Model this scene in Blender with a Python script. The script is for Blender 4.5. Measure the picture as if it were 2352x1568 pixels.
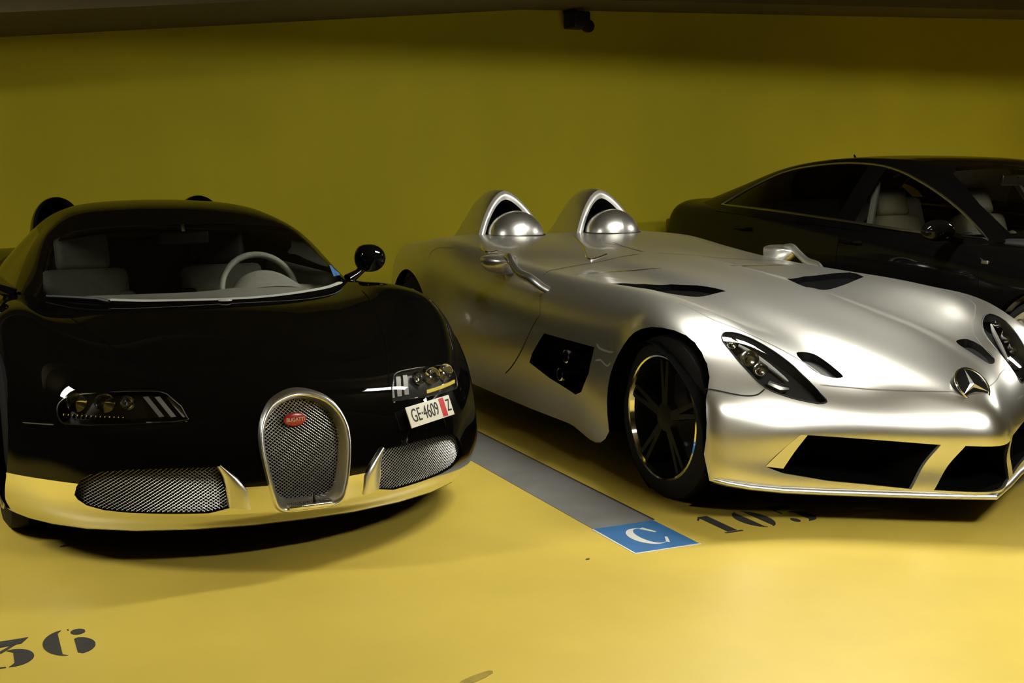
import bpy, bmesh, math, random
import numpy as np
from mathutils import Vector, Matrix
from mathutils.bvhtree import BVHTree

for o in list(bpy.data.objects):
    bpy.data.objects.remove(o)
SC = bpy.context.scene
COL = SC.collection
random.seed(4)
R = math.radians

# ------------------------------------------------------------------ camera
W, H, FPX = 2352, 1568, 2800.0
CAM_H, HORIZON, CAM_YAW = 1.397, 374.0, R(24.8)
PITCH = math.atan((H/2-HORIZON)/FPX)
cd = bpy.data.cameras.new('camera')
cam = bpy.data.objects.new('camera', cd)
COL.objects.link(cam)
cam.location = (0, 0, CAM_H)
cam.rotation_euler = (math.pi/2-PITCH, 0, -CAM_YAW)
cd.sensor_width = 36.0
cd.lens = FPX*36.0/W
cd.clip_start = 0.05
SC.camera = cam
C_POS = np.array([0, 0, CAM_H])
C_F = np.array([math.sin(CAM_YAW)*math.cos(PITCH), math.cos(CAM_YAW)*math.cos(PITCH), -math.sin(PITCH)])
C_R = np.array([math.cos(CAM_YAW), -math.sin(CAM_YAW), 0.0])
C_U = np.cross(C_R, C_F)

def pix_ray(px, py):
    d = C_F + C_R*(px-W/2)/FPX - C_U*(py-H/2)/FPX
    return d/np.linalg.norm(d)

# ------------------------------------------------------------------ world and exposure
wd = bpy.data.worlds.new('garage_dark')
SC.world = wd
wd.use_nodes = True
wd.node_tree.nodes['Background'].inputs[0].default_value = (1.0, 0.95, 0.8, 1)
wd.node_tree.nodes['Background'].inputs[1].default_value = 0.0
SC.view_settings.view_transform = 'Standard'
SC.view_settings.look = 'None'
SC.view_settings.gamma = 1.0
SC.view_settings.use_curve_mapping = False
SC.view_settings.exposure = -0.27
LAMP_POWER = 156.0

# ------------------------------------------------------------------ materials
MATS = {}
def mat(name, col, rough=0.5, metal=0.0, coat=0.0, coat_rough=0.03, noise=0.0, nscale=8.0, bump=0.0, bscale=60.0,
        emit=0.0, spec=0.5, rnoise=0.0):
    if name in MATS:
        return MATS[name]
    m = bpy.data.materials.new(name); m.use_nodes = True
    nt = m.node_tree; b = nt.nodes['Principled BSDF']
    b.inputs['Base Color'].default_value = (*col, 1)
    b.inputs['Roughness'].default_value = rough
    b.inputs['Metallic'].default_value = metal
    b.inputs['Coat Weight'].default_value = coat
    b.inputs['Coat Roughness'].default_value = coat_rough
    b.inputs['Specular IOR Level'].default_value = spec
    if emit:
        b.inputs['Emission Color'].default_value = (*col, 1)
        b.inputs['Emission Strength'].default_value = emit
    if noise or bump or rnoise:
        tc = nt.nodes.new('ShaderNodeTexCoord')
    if noise:
        n = nt.nodes.new('ShaderNodeTexNoise'); n.inputs['Scale'].default_value = nscale; n.inputs['Detail'].default_value = 6
        nt.links.new(tc.outputs['Object'], n.inputs['Vector'])
        r = nt.nodes.new('ShaderNodeValToRGB')
        r.color_ramp.elements[0].position = 0.3; r.color_ramp.elements[1].position = 0.7
        r.color_ramp.elements[0].color = (*[c*(1-noise) for c in col], 1)
        r.color_ramp.elements[1].color = (*[min(1, c*(1+noise)) for c in col], 1)
        nt.links.new(n.outputs['Fac'], r.inputs[0]); nt.links.new(r.outputs[0], b.inputs['Base Color'])
    if rnoise:
        n2 = nt.nodes.new('ShaderNodeTexNoise'); n2.inputs['Scale'].default_value = nscale*0.7; n2.inputs['Detail'].default_value = 5
        nt.links.new(tc.outputs['Object'], n2.inputs['Vector'])
        mr = nt.nodes.new('ShaderNodeMapRange')
        mr.inputs['From Min'].default_value = 0.3; mr.inputs['From Max'].default_value = 0.7
        mr.inputs['To Min'].default_value = max(0, rough-rnoise); mr.inputs['To Max'].default_value = rough+rnoise
        nt.links.new(n2.outputs['Fac'], mr.inputs['Value']); nt.links.new(mr.outputs[0], b.inputs['Roughness'])
    if bump:
        n3 = nt.nodes.new('ShaderNodeTexNoise'); n3.inputs['Scale'].default_value = bscale; n3.inputs['Detail'].default_value = 4
        nt.links.new(tc.outputs['Object'], n3.inputs['Vector'])
        bp = nt.nodes.new('ShaderNodeBump'); bp.inputs['Strength'].default_value = bump; bp.inputs['Distance'].default_value = 0.01
        nt.links.new(n3.outputs['Fac'], bp.inputs['Height']); nt.links.new(bp.outputs[0], b.inputs['Normal'])
    MATS[name] = m
    return m

def glass(name, tint, refl=0.9, tname=None):
    """clear pane: tinted see-through plus a fresnel mirror layer"""
    if name in MATS:
        return MATS[name]
    m = bpy.data.materials.new(name); m.use_nodes = True
    nt = m.node_tree; nt.nodes.clear()
    out = nt.nodes.new('ShaderNodeOutputMaterial')
    t = nt.nodes.new('ShaderNodeBsdfTransparent'); t.inputs[0].default_value = (*tint, 1)
    g = nt.nodes.new('ShaderNodeBsdfGlossy'); g.inputs[0].default_value = (refl, refl, refl, 1); g.inputs['Roughness'].default_value = 0.02
    f = nt.nodes.new('ShaderNodeFresnel'); f.inputs[0].default_value = 1.33
    mx = nt.nodes.new('ShaderNodeMixShader')
    nt.links.new(f.outputs[0], mx.inputs[0]); nt.links.new(t.outputs[0], mx.inputs[1]); nt.links.new(g.outputs[0], mx.inputs[2])
    nt.links.new(mx.outputs[0], out.inputs[0])
    MATS[name] = m
    return m

BLACK = mat('black_paint', (0.0022, 0.0021, 0.002), 0.4, 0, 0.55, 0.015, spec=0.0)
SILVER = mat('silver_paint', (0.72, 0.71, 0.68), 0.315, 0.97, 0.3, 0.04)
CHROME = mat('polished_aluminium', (0.86, 0.85, 0.82), 0.09, 1.0)
SATIN = mat('satin_metal', (0.62, 0.61, 0.58), 0.28, 1.0)
DARK = mat('black_plastic', (0.006, 0.006, 0.006), 0.45, spec=0.25)
VOID = mat('dark_duct', (0.002, 0.002, 0.002), 0.9, spec=0.03)
RUBBER = mat('tyre_rubber', (0.006, 0.006, 0.006), 0.75, spec=0.2, bump=0.15, bscale=150)
RIMBLK = mat('black_rim', (0.006, 0.006, 0.006), 0.4, 0.0, 0.03, spec=0.12)
GAP = mat('panel_gap', (0.02, 0.019, 0.017), 0.7, spec=0.05)
MESHM = mat('grille_wire', (0.50, 0.49, 0.46), 0.38, 1.0)
BLADE = mat('lamp_blade', (0.85, 0.85, 0.82), 0.35)
SATINL = mat('bright_satin', (0.80, 0.79, 0.75), 0.4, 0.85)
DISC = mat('brake_iron', (0.03, 0.03, 0.03), 0.4, 0.8)
VGAP = mat('black_gap', (0.002, 0.002, 0.002), 0.8, spec=0.02)
GREYGAP = mat('seam_shade', (0.20, 0.195, 0.185), 0.5, 0.6)
LEATHER = mat('grey_leather', (0.35, 0.35, 0.30), 0.5, noise=0.08, nscale=30)
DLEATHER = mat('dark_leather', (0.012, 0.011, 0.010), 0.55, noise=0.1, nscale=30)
CREAM = mat('cream_leather', (0.50, 0.44, 0.30), 0.5, noise=0.06, nscale=30)
WSGLASS = glass('windscreen_glass', (0.90, 0.91, 0.89))
DKGLASS = glass('smoked_side_glass', (0.13, 0.135, 0.12))
TINT = glass('tinted_glass', (0.10, 0.10, 0.10))
SIDEGL = glass('side_glass', (0.40, 0.41, 0.39))
LENS = glass('headlamp_lens', (0.92, 0.92, 0.92))
LAMPREF = mat('lamp_reflector', (0.9, 0.9, 0.88), 0.12, 1.0)
RED = mat('red_enamel', (0.42, 0.015, 0.02), 0.3, 0, 0.5)
WHITE = mat('white_print', (0.75, 0.74, 0.68), 0.5)
PLATEW = mat('plate_white', (0.78, 0.77, 0.70), 0.4)
INK = mat('plate_ink', (0.015, 0.015, 0.015), 0.5)
PLATER = mat('plate_red', (0.55, 0.04, 0.04), 0.4)
BLUEST = mat('blue_sticker', (0.05, 0.16, 0.42), 0.4)
AMBER = mat('amber_lamp', (0.5, 0.2, 0.03), 0.25)

# ------------------------------------------------------------------ mesh helpers
def link(name, me, m, parent=None):
    o = bpy.data.objects.new(name, me)
    COL.objects.link(o)
    if m is not None:
        me.materials.append(m)
    if parent is not None:
        o.parent = parent
    return o

def mesh_obj(name, vs, fs, m, parent=None, smooth=True, angle=None):
    me = bpy.data.meshes.new(name)
    me.from_pydata([tuple(map(float, v)) for v in vs], [], [tuple(map(int, f)) for f in fs])
    me.validate()
    bm = bmesh.new(); bm.from_mesh(me); bmesh.ops.recalc_face_normals(bm, faces=bm.faces[:])
    if smooth:
        a = R(angle if angle is not None else 40)
        for f in bm.faces: f.smooth = True
        for e in bm.edges:
            if len(e.link_faces) == 2 and e.calc_face_angle(0) > a: e.smooth = False
    bm.to_mesh(me); bm.free()
    return link(name, me, m, parent)

class MB:
    """collects shapes and links them as ONE mesh object"""
    def __init__(s): s.v = []; s.f = []
    def add(s, vs, fs):
        b = len(s.v); s.v += [tuple(v) for v in vs]; s.f += [tuple(i+b for i in f) for f in fs]; return s
    def box(s, c, d, rot=None):
        M = rot if rot is not None else Matrix.Identity(3)
        vs = [Vector(c)+M@Vector((sx*d[0]/2, sy*d[1]/2, sz*d[2]/2)) for sx in (-1, 1) for sy in (-1, 1) for sz in (-1, 1)]
        return s.add(vs, [(0, 1, 3, 2), (4, 6, 7, 5), (0, 4, 5, 1), (2, 3, 7, 6), (0, 2, 6, 4), (1, 5, 7, 3)])
    def rbox(s, c, d, r, rot=None, n=3):
        """box with rounded edges (superellipsoid-like rings)"""
        M = rot if rot is not None else Matrix.Identity(3)
        bm = bmesh.new(); bmesh.ops.create_cube(bm, size=1)
        for v in bm.verts: v.co = Vector((v.co.x*d[0], v.co.y*d[1], v.co.z*d[2]))
        bmesh.ops.bevel(bm, geom=bm.edges[:], offset=r, segments=n, affect='EDGES', profile=0.6)
        vs = [Vector(c)+M@v.co for v in bm.verts]; bm.verts.index_update()
        fs = [tuple(v.index for v in f.verts) for f in bm.faces]; bm.free()
        return s.add(vs, fs)
    def tube(s, pts, r, n=8, closed=False, cap=True, rz=None):
        P = [Vector(p) for p in pts]; N = len(P); rr = r if hasattr(r, '__len__') else [r]*N
        vs = []; fs = []; up = None
        for i in range(N):
            a = P[(i-1) % N] if (closed or i > 0) else P[i]; b = P[(i+1) % N] if (closed or i < N-1) else P[i]
            t = (b-a).normalized() if (b-a).length > 1e-9 else Vector((1, 0, 0))
            if up is None:
                up = Vector((0, 0, 1)) if abs(t.z) < 0.9 else Vector((0, 1, 0))
            x = t.cross(up).normalized(); y = x.cross(t).normalized(); up = y
            for k in range(n):
                q = 2*math.pi*k/n; vs.append(P[i]+x*math.cos(q)*rr[i]+y*math.sin(q)*rr[i]*(rz or 1))
        for i in range(N if closed else N-1):
            for k in range(n):
                fs.append((i*n+k, i*n+(k+1) % n, ((i+1) % N)*n+(k+1) % n, ((i+1) % N)*n+k))
        if cap and not closed:
            fs.append(tuple(range(n))); fs.append(tuple((N-1)*n+k for k in reversed(range(n))))
        return s.add(vs, fs)
    def lathe(s, prof, c, axis='y', n=40, sgn=1, phase=0):
        """prof: (offset along axis, radius)"""
        vs = []; fs = []
        for (h, r) in prof:
            for k in range(n):
                q = 2*math.pi*k/n+phase; a, b = r*math.cos(q), r*math.sin(q)
                vs.append({'y': (c[0]+a, c[1]+sgn*h, c[2]+b), 'x': (c[0]+sgn*h, c[1]+a, c[2]+b), 'z': (c[0]+a, c[1]+b, c[2]+sgn*h)}[axis])
        for i in range(len(prof)-1):
            for k in range(n):
                fs.append((i*n+k, i*n+(k+1) % n, (i+1)*n+(k+1) % n, (i+1)*n+k))
        return s.add(vs, fs)
    def grid(s, P):
        P = np.asarray(P); a, b = P.shape[:2]
        fs = [(i*b+j, i*b+j+1, (i+1)*b+j+1, (i+1)*b+j) for i in range(a-1) for j in range(b-1)]
        return s.add([tuple(p) for p in P.reshape(-1, 3)], fs)
    def prism(s, poly, f0, f1):
        """poly: list of 2D points, f0/f1 map 2D point -> 3D for both faces"""
        n = len(poly); vs = [f0(*p) for p in poly]+[f1(*p) for p in poly]
        fs = [tuple(range(n)), tuple(range(2*n-1, n-1, -1))]+[(i, (i+1) % n, n+(i+1) % n, n+i) for i in range(n)]
        return s.add(vs, fs)
    def build(s, name, m, parent=None, smooth=True, angle=None):
        return mesh_obj(name, s.v, s.f, m, parent, smooth, angle)

def empty(name, loc, rz=0.0):
    o = bpy.data.objects.new(name, None); COL.objects.link(o)
    o.location = loc; o.rotation_euler = (0, 0, rz); o.empty_display_size = 0.3
    return o

def tag(o, label=None, cat=None, group=None, kind=None):
    if label: o['label'] = label
    if cat: o['category'] = cat
    if group: o['group'] = group
    if kind: o['kind'] = kind
    return o

def spline(P, n, closed=False):
    """non-uniform cubic Hermite through the points of axis 0"""
    P = np.asarray(P, float); N = len(P)
    if closed: P = np.concatenate([P[-2:], P, P[:3]])
    flat = P.reshape(len(P), -1)
    d = np.linalg.norm((P[1:]-P[:-1]).reshape(len(P)-1, -1, P.shape[-1]), axis=-1).mean(1)
    t = np.concatenate([[0], np.cumsum(np.maximum(d, 1e-6)**0.7)])
    h = np.diff(t)[:, None]; s = np.diff(flat, axis=0)/h
    m = np.empty_like(flat); m[0] = s[0]; m[-1] = s[-1]
    m[1:-1] = (s[:-1]*h[1:]+s[1:]*h[:-1])/(h[1:]+h[:-1])
    out = []
    rng = range(2, 2+N) if closed else range(len(P)-1)
    for i in rng:
        for k in range(n):
            u = k/n; hh = h[i]
            out.append((2*u**3-3*u**2+1)*flat[i]+(u**3-2*u**2+u)*hh*m[i]+(-2*u**3+3*u**2)*flat[i+1]+(u**3-u**2)*hh*m[i+1])
    if not closed: out.append(flat[-1])
    return np.array(out).reshape((-1,)+P.shape[1:])

class Shell:
    """symmetric bicubic sheet from a half control net (rows x columns, y>=0), kept as a bmesh that can be cut"""
    def __init__(s, rows, nu=7, nv=6, smooth=3, mirror=True):
        A = np.array(rows, float)
        if mirror:
            B = A[:, :0:-1].copy(); B[..., 1] *= -1
            A = np.concatenate([B, A], 1)
        G = spline(A, nu)
        G = np.swapaxes(spline(np.swapaxes(G, 0, 1), nv), 0, 1)
        for _ in range(smooth):
            L = G.copy()
            L[1:-1, 1:-1] = 0.5*G[1:-1, 1:-1]+0.125*(G[:-2, 1:-1]+G[2:, 1:-1]+G[1:-1, :-2]+G[1:-1, 2:])
            G = L
        s.G = G
        a, b = G.shape[:2]
        bm = s.bm = bmesh.new()
        lay = bm.verts.layers.float_vector.new('nrm')
        du = np.gradient(G, axis=0); dv = np.gradient(G, axis=1)
        N = np.cross(du, dv); N /= np.maximum(np.linalg.norm(N, axis=-1, keepdims=True), 1e-9)
        if N[a//2, b//2, 2] < 0: N = -N; flip = True
        else: flip = False
        vs = []
        for i in range(a):
            for j in range(b):
                v = bm.verts.new(G[i, j]); v[lay] = Vector(N[i, j]); vs.append(v)
        for i in range(a-1):
            for j in range(b-1):
                q = [vs[i*b+j], vs[(i+1)*b+j], vs[(i+1)*b+j+1], vs[i*b+j+1]]
                if flip: q.reverse()
                try: bm.faces.new(q)
                except ValueError: pass
        bm.normal_update()
        s.lay = lay
        s.bvh = BVHTree.FromBMesh(bm)
    def region(s, poly, ax, ok=None):
        """cut a convex outline (2D, seen along axis ax) into the sheet, return the faces inside"""
        bm = s.bm
        I = {'x': (1, 2), 'y': (0, 2), 'z': (0, 1)}[ax]
        P = np.array(poly, float); area = sum(P[i][0]*P[(i+1) % len(P)][1]-P[(i+1) % len(P)][0]*P[i][1] for i in range(len(P)))
        if area < 0: P = P[::-1]
        lo, hi = P.min(0)-1e-4, P.max(0)+1e-4
        faces = []
        for f in bm.faces:
            q = [(v.co[I[0]], v.co[I[1]]) for v in f.verts]
            if max(t[0] for t in q) < lo[0] or min(t[0] for t in q) > hi[0] or max(t[1] for t in q) < lo[1] or min(t[1] for t in q) > hi[1]: continue
            if ok and not ok(f.calc_center_median(), f.normal): continue
            faces.append(f)
        for i in range(len(P)):
            if not faces: break
            a, b = P[i], P[(i+1) % len(P)]
            d = b-a
            if np.linalg.norm(d) < 1e-7: continue
            n2 = np.array([-d[1], d[0]])/np.linalg.norm(d)
            co = Vector((0, 0, 0)); no = Vector((0, 0, 0))
            co[I[0]], co[I[1]] = a; no[I[0]], no[I[1]] = n2
            es = set(e for f in faces for e in f.edges); vv = set(v for f in faces for v in f.verts)
            r = bmesh.ops.bisect_plane(bm, geom=list(faces)+list(es)+list(vv), dist=1e-6, plane_co=co, plane_no=no)
            faces = [g for g in r['geom'] if isinstance(g, bmesh.types.BMFace) and g.is_valid and (g.calc_center_median()-co).dot(no) > 0]
            faces = list(set(faces))
        return faces
    def take(s, faces):
        """remove faces from the sheet; returns (verts, normals, faces, boundary edges as vertex index pairs)"""
        fs = set(faces); idx = {}; V = []; N = []; F = []; E = []
        for f in fs:
            t = []
            for v in f.verts:
                if v not in idx: idx[v] = len(V); V.append(v.co.copy()); N.append(Vector(v[s.lay]).normalized())
                t.append(idx[v])
            F.append(tuple(t))
        for f in fs:
            for e in f.edges:
                if sum(1 for g in e.link_faces if g in fs) == 1:
                    E.append((idx[e.verts[0]], idx[e.verts[1]]))
        bmesh.ops.delete(s.bm, geom=list(fs), context='FACES')
        return V, N, F, E
    def build(s, name, m, parent=None):
        bm = s.bm
        bmesh.ops.delete(bm, geom=[v for v in bm.verts if not v.link_faces], context='VERTS')
        for f in bm.faces: f.smooth = True
        nr = [Vector(v[s.lay]).normalized() for v in bm.verts]
        me = bpy.data.meshes.new(name); bm.to_mesh(me)
        me.normals_split_custom_set_from_vertices([tuple(n) for n in nr])
        return link(name, me, m, parent)

def sheet_obj(name, V, N, F, m, parent, off=0.0):
    me = bpy.data.meshes.new(name)
    me.from_pydata([tuple(v+n*off) for v, n in zip(V, N)], [], F)
    for p in me.polygons: p.use_smooth = True
    me.normals_split_custom_set_from_vertices([tuple(n) for n in N])
    return link(name, me, m, parent)

def pocket(name, piece, depth, m, parent, back=True, direction=None, shrink=0.0):
    """walls (and back) of a recess behind a cut-out"""
    V, N, F, E = piece
    mb = MB(); n = len(V)
    cen = sum(V, Vector())/n
    dv = [(Vector(direction)*depth if direction else -nn*depth) for nn in N]
    V2 = [v+d+(cen-v)*shrink for v, d in zip(V, dv)]
    fs = [(a, b, b+n, a+n) for a, b in E]
    if back: fs += [tuple(i+n for i in f) for f in F]
    mb.add(list(V)+V2, fs)
    return mb.build(name, m, parent, angle=35)

def on_surface(car, bvh, pts, nearest=True):
    """photo pixels -> points of a car's sheet (car coordinates), by the view ray"""
    out = []
    inv = car['Minv']
    o = Vector(inv @ Vector(C_POS))
    for px, py in pts:
        d = (inv.to_3x3() @ Vector(pix_ray(px, py))).normalized()
        hit = bvh.ray_cast(o, d)
        if hit[0] is None:
            # closest approach
            best = None
            for k in range(200):
                q = o+d*(2.5+k*0.04); nn = bvh.find_nearest(q)
                if nn[0] is not None and (best is None or nn[3] < best[1]): best = (nn[0], nn[3])
            out.append(best[0])
        else:
            out.append(hit[0])
    return out

def mirror_pts(P): return [Vector((p.x, -p.y, p.z)) for p in P]

def ribbon(name, bvh, pts, width, m, parent, off=0.0012, n=6, thick=0.0):
    """thin strip that follows a sheet: panel gaps and seams"""
    P = spline(np.array([tuple(p) for p in pts]), n)
    C = []; Nn = []
    for p in P:
        q = bvh.find_nearest(Vector(p)); nn = q[1]
        C.append(q[0]); Nn.append(nn)
    vs = []; fs = []
    for i in range(len(C)):
        t = (C[min(i+1, len(C)-1)]-C[max(i-1, 0)])
        nn = Nn[i]
        if i and nn.dot(Nn[i-1]) < 0: nn = -nn; Nn[i] = nn
        s = t.cross(nn).normalized() if t.length > 1e-9 else Vector((0, 1, 0))
        w = width*0.5
        if i in (0, len(C)-1): w *= 0.4
        vs += [C[i]+s*w+nn*off, C[i]-s*w+nn*off]
        if thick: vs[-2] -= nn*0; 
    fs = [(2*i, 2*i+1, 2*i+3, 2*i+2) for i in range(len(C)-1)]
    return MB().add(vs, fs).build(name, m, parent)

def outward(bvh, ref=Vector((-1.2, 0, 0.4))):
    pass

def car_root(name, X, Y, yaw, label):
    o = empty(name, (X, Y, 0), yaw-math.pi/2)
    tag(o, label, 'car')
    M = Matrix.Translation((X, Y, 0)) @ Matrix.Rotation(yaw-math.pi/2, 4, 'Z')
    return o, {'Minv': M.inverted(), 'M': M}
# ------------------------------------------------------------------ the garage
YW = 9.0          # back wall
X0, X1, Y0 = -9.0, 15.0, -8.0
FLOOR = mat('floor_paint', (0.68, 0.515, 0.085), 0.42, noise=0.07, nscale=1.6, rnoise=0.04, bump=0.02, bscale=25, spec=0.35)
WALLP = mat('wall_paint', (0.345, 0.29, 0.012), 0.75, spec=0.12, noise=0.07, nscale=0.9, bump=0.05, bscale=18)
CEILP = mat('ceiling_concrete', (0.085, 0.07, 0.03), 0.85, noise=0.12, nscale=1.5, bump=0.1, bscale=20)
FARP = mat('far_wall_paint', (0.10, 0.09, 0.05), 0.8, noise=0.15, nscale=0.8)
GREYP = mat('grey_strip_paint', (0.20, 0.20, 0.19), 0.5, noise=0.12, nscale=6)
BLUEP = mat('blue_floor_paint', (0.035, 0.16, 0.40), 0.45, noise=0.12, nscale=14)
INKP = mat('black_stencil_paint', (0.045, 0.045, 0.042), 0.5, noise=0.2, nscale=25)
WEAR = mat('floor_scuff', (0.40, 0.30, 0.05), 0.45, noise=0.3, nscale=12)

def slab(name, lo, hi, m, parent=None):
    c = [(a+b)/2 for a, b in zip(lo, hi)]; d = [b-a for a, b in zip(lo, hi)]
    return MB().box(c, d).build(name, m, parent, smooth=False)
tag(slab('floor', (X0, Y0, -0.2), (X1, YW, 0), FLOOR), 'glossy yellow painted garage floor', None, kind='structure')
tag(slab('wall_back', (X0, YW, -0.2), (X1, YW+0.25, 2.95), WALLP), 'olive yellow painted back wall', None, kind='structure')
tag(slab('wall_left', (X0-0.2, Y0, -0.2), (X0, YW, 2.95), FARP), 'dark side wall', None, kind='structure')
tag(slab('wall_right', (X1, Y0, -0.2), (X1+0.2, YW, 2.95), FARP), 'dark side wall', None, kind='structure')
tag(slab('wall_front', (X0, Y0-0.2, -0.2), (X1, Y0, 2.95), FARP), 'dark wall across the aisle', None, kind='structure')
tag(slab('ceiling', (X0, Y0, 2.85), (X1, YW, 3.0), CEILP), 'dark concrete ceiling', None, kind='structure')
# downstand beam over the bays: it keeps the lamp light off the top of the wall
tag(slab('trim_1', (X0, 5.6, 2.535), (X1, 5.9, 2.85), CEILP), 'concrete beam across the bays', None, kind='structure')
tag(slab('shade_beam', (X0, 2.4, 2.52), (X1, 2.65, 2.85), CEILP), 'added unseen beam shading the top of the wall from the aisle lamp', None, kind='structure')  # added beam out of view, blocks aisle lamp light from the upper wall
# sloping soffit against the back wall (its underside drops to the left)
def soffit(name, xs, zs, y0):
    mb = MB()
    n = len(xs)
    vs = [(x, y0, z) for x, z in zip(xs, zs)]+[(x, YW+0.01, z) for x, z in zip(xs, zs)]+[(x, y0, 2.86) for x in xs]+[(x, YW+0.01, 2.86) for x in xs]
    fs = []
    for i in range(n-1):
        fs += [(i, i+1, n+i+1, n+i), (i, 2*n+i, 2*n+i+1, i+1)]
    mb.add(vs, fs)
    return mb.build(name, CEILP, None, smooth=False)
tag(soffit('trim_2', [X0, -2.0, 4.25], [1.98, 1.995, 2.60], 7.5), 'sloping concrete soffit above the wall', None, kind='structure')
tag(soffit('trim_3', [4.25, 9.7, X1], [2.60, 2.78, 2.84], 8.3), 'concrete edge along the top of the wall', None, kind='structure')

# fluorescent luminaires on the ceiling above the bay fronts and the aisle (real fittings, out of frame)
TUBE = mat('lamp_diffuser', (1.0, 0.97, 0.86), 0.4, emit=LAMP_POWER)
HOUS = mat('lamp_housing', (0.55, 0.55, 0.53), 0.5)
def luminaire(x, y, z, label, along='x', L=1.5, wd_=0.15):
    t = empty('ceiling_lamp', (x, y, z), 0 if along == 'x' else math.pi/2)
    tag(t, label, 'lamp', 'fluorescent ceiling lamps')
    MB().box((0, 0, 0.045), (L+0.06, wd_+0.05, 0.05)).build('housing', HOUS, t, smooth=False)
    for s in (-1, 1):
        MB().box((s*(L/2+0.02), 0, 0.0), (0.02, wd_+0.01, 0.07)).build('end_cap', HOUS, t, smooth=False)
    MB().box((0, 0, 0.0), (L, wd_, 0.042)).build('diffuser', TUBE, t, smooth=False)
    for hx in (-L/3, L/3):
        MB().tube([(hx, 0, 0.06), (hx, 0, 2.86-z)], 0.012, 6).build('hanger', HOUS, t)
LAMPS = [(-2.1, 4.85, 2.62, 1.5, 'beyond the black supercar'), (3.75, 4.7, 2.62, 1.5, 'above the silver speedster'),
         (8.6, 4.85, 2.62, 1.5, 'beyond the black saloon'), (2.9, 0.9, 2.62, 1.5, 'above the aisle before the silver speedster')]
for x, y, z, L_, where in LAMPS:
    luminaire(x, y, z, 'long fluorescent ceiling lamp '+where, 'x', L_)

# ---- floor markings
def flat(name, polys, z, m, parent=None):
    mb = MB()
    for p in polys:
        mb.prism(p, lambda x, y: (x, y, z), lambda x, y: (x, y, z-0.0014))
    return mb.build(name, m, parent, smooth=False)
def arc(cx, cy, rx, ry, a0, a1, n=14):
    return [(cx+rx*math.cos(R(a0+(a1-a0)*i/n)), cy+ry*math.sin(R(a0+(a1-a0)*i/n))) for i in range(n+1)]
def place(polys, x, y, w, h):
    return [[(x+p[0]*w, y+p[1]*h) for p in q] for q in polys]
def band(outer, inner):
    """strip between two equal-length paths as quads"""
    return [[outer[i], outer[i+1], inner[i+1], inner[i]] for i in range(len(outer)-1)]
SX0, SX1, SYF, SYC = 2.19, 2.462, 3.672, 3.995
strip = tag(flat('bay_divider_strip', [[(SX0, SYC), (SX1, SYC), (SX1, YW-0.01), (SX0, YW-0.01)]], 0.0016, GREYP), 'grey painted strip dividing the two parking bays', 'floor strip')
MB().box(((SX1+0.006), (SYC+YW)/2, 0.0008), (0.012, YW-SYC-0.02, 0.0018)).build('dark_edge_line', INKP, strip, smooth=False)
sq = tag(flat('bay_letter_square', [[(SX0, SYF), (SX1, SYF), (SX1, SYC), (SX0, SYC)]], 0.0016, BLUEP), 'blue painted square with a white letter C on the floor', 'floor marking')
DIG_C = (band(arc(.50, .5, .5, .5, 62, 298, 24), arc(.60, .5, .33, .47, 62, 298, 24)) +
         [[(.66, .93), (.80, .98), (.98, .66), (.90, .64)], [(.74, .06), (.80, .0), (1.0, .30), (.93, .32)]])
flat('letter_c', place(DIG_C, 2.262, 3.728, .135, .205), 0.0026, WHITE, sq)
MB().box(((SX0+SX1)/2, SYF-0.004, 0.0008), (SX1-SX0+0.012, 0.008, 0.002)).box((SX0-0.004, (SYF+SYC)/2, 0.0008), (0.008, SYC-SYF, 0.002)).build('pale_edge_line', WHITE, sq, smooth=False)
D6 = [arc(.5, .5, .5, .5, 100, 262, 22)+[(.33, .07), (.33, .88), (.40, .97)],
      [(.62, .58), (.66, .60)]+arc(.64, .31, .36, .31, 80, -80, 16)+[(.66, .04), (.62, .06)],
      band(arc(.60, .78, .22, .22, 110, 60, 6), arc(.60, .78, .17, .17, 110, 60, 6))[0],
      arc(.73, .84, .15, .11, 0, 360, 14)]
D6 = [q for q in D6 if len(q) > 2]
D3 = [[(-.05, .72), (.0, .98), (.95, 1.0), (.80, .80)], [(.30, .56), (.62, .80), (.70, .80), (.40, .54)],
      [(.50, .60), (.60, .62)]+arc(.60, .31, .40, .31, 85, -85, 16)+[(.50, .0), (.56, .06), (.62, .12), (.62, .50)],
      [(.10, .02), (.45, .0), (.45, .03), (.12, .06)], arc(.05, .14, .13, .12, 0, 360, 12)]
D1 = [[(.28, .08), (.28, .92), (.72, .92), (.72, .08)], [(.05, .80), (.28, .92), (.28, .98), (.05, .86)], [(.1, 0), (.1, .05), (.9, .05), (.9, 0)], [(.28, .93), (.28, 1), (.72, 1), (.72, .93)]]
D0 = [arc(.5, .5, .5, .5, 100, 260, 20)+[(.36, .06), (.36, .94)], arc(.5, .5, .5, .5, 80, -80, 20)+[(.64, .06), (.64, .94)]]
D5 = [[(.12, .80), (.12, 1), (.9, 1), (.82, .80)], [(.12, .55), (.12, .78), (.2, .78), (.2, .58)],
      [(.45, .60)]+arc(.58, .31, .42, .31, 90, -90, 16)+[(.45, .0), (.60, .1), (.60, .52)], arc(.12, .14, .13, .12, 0, 360, 12)]
n36 = empty('bay_number', (0.17, 3.66, 0)); tag(n36, 'black stencilled number 36 on the yellow floor', 'floor number', 'bay numbers')
flat('digit', [[(x-0.17, y-3.66) for x, y in q] for q in place(D3, 0.012, 3.535, .14, .212)], 0.0016, INKP, n36)
flat('digit', [[(x-0.17, y-3.66) for x, y in q] for q in place(D6, 0.180, 3.553, .142, .212)], 0.0016, INKP, n36)
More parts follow.
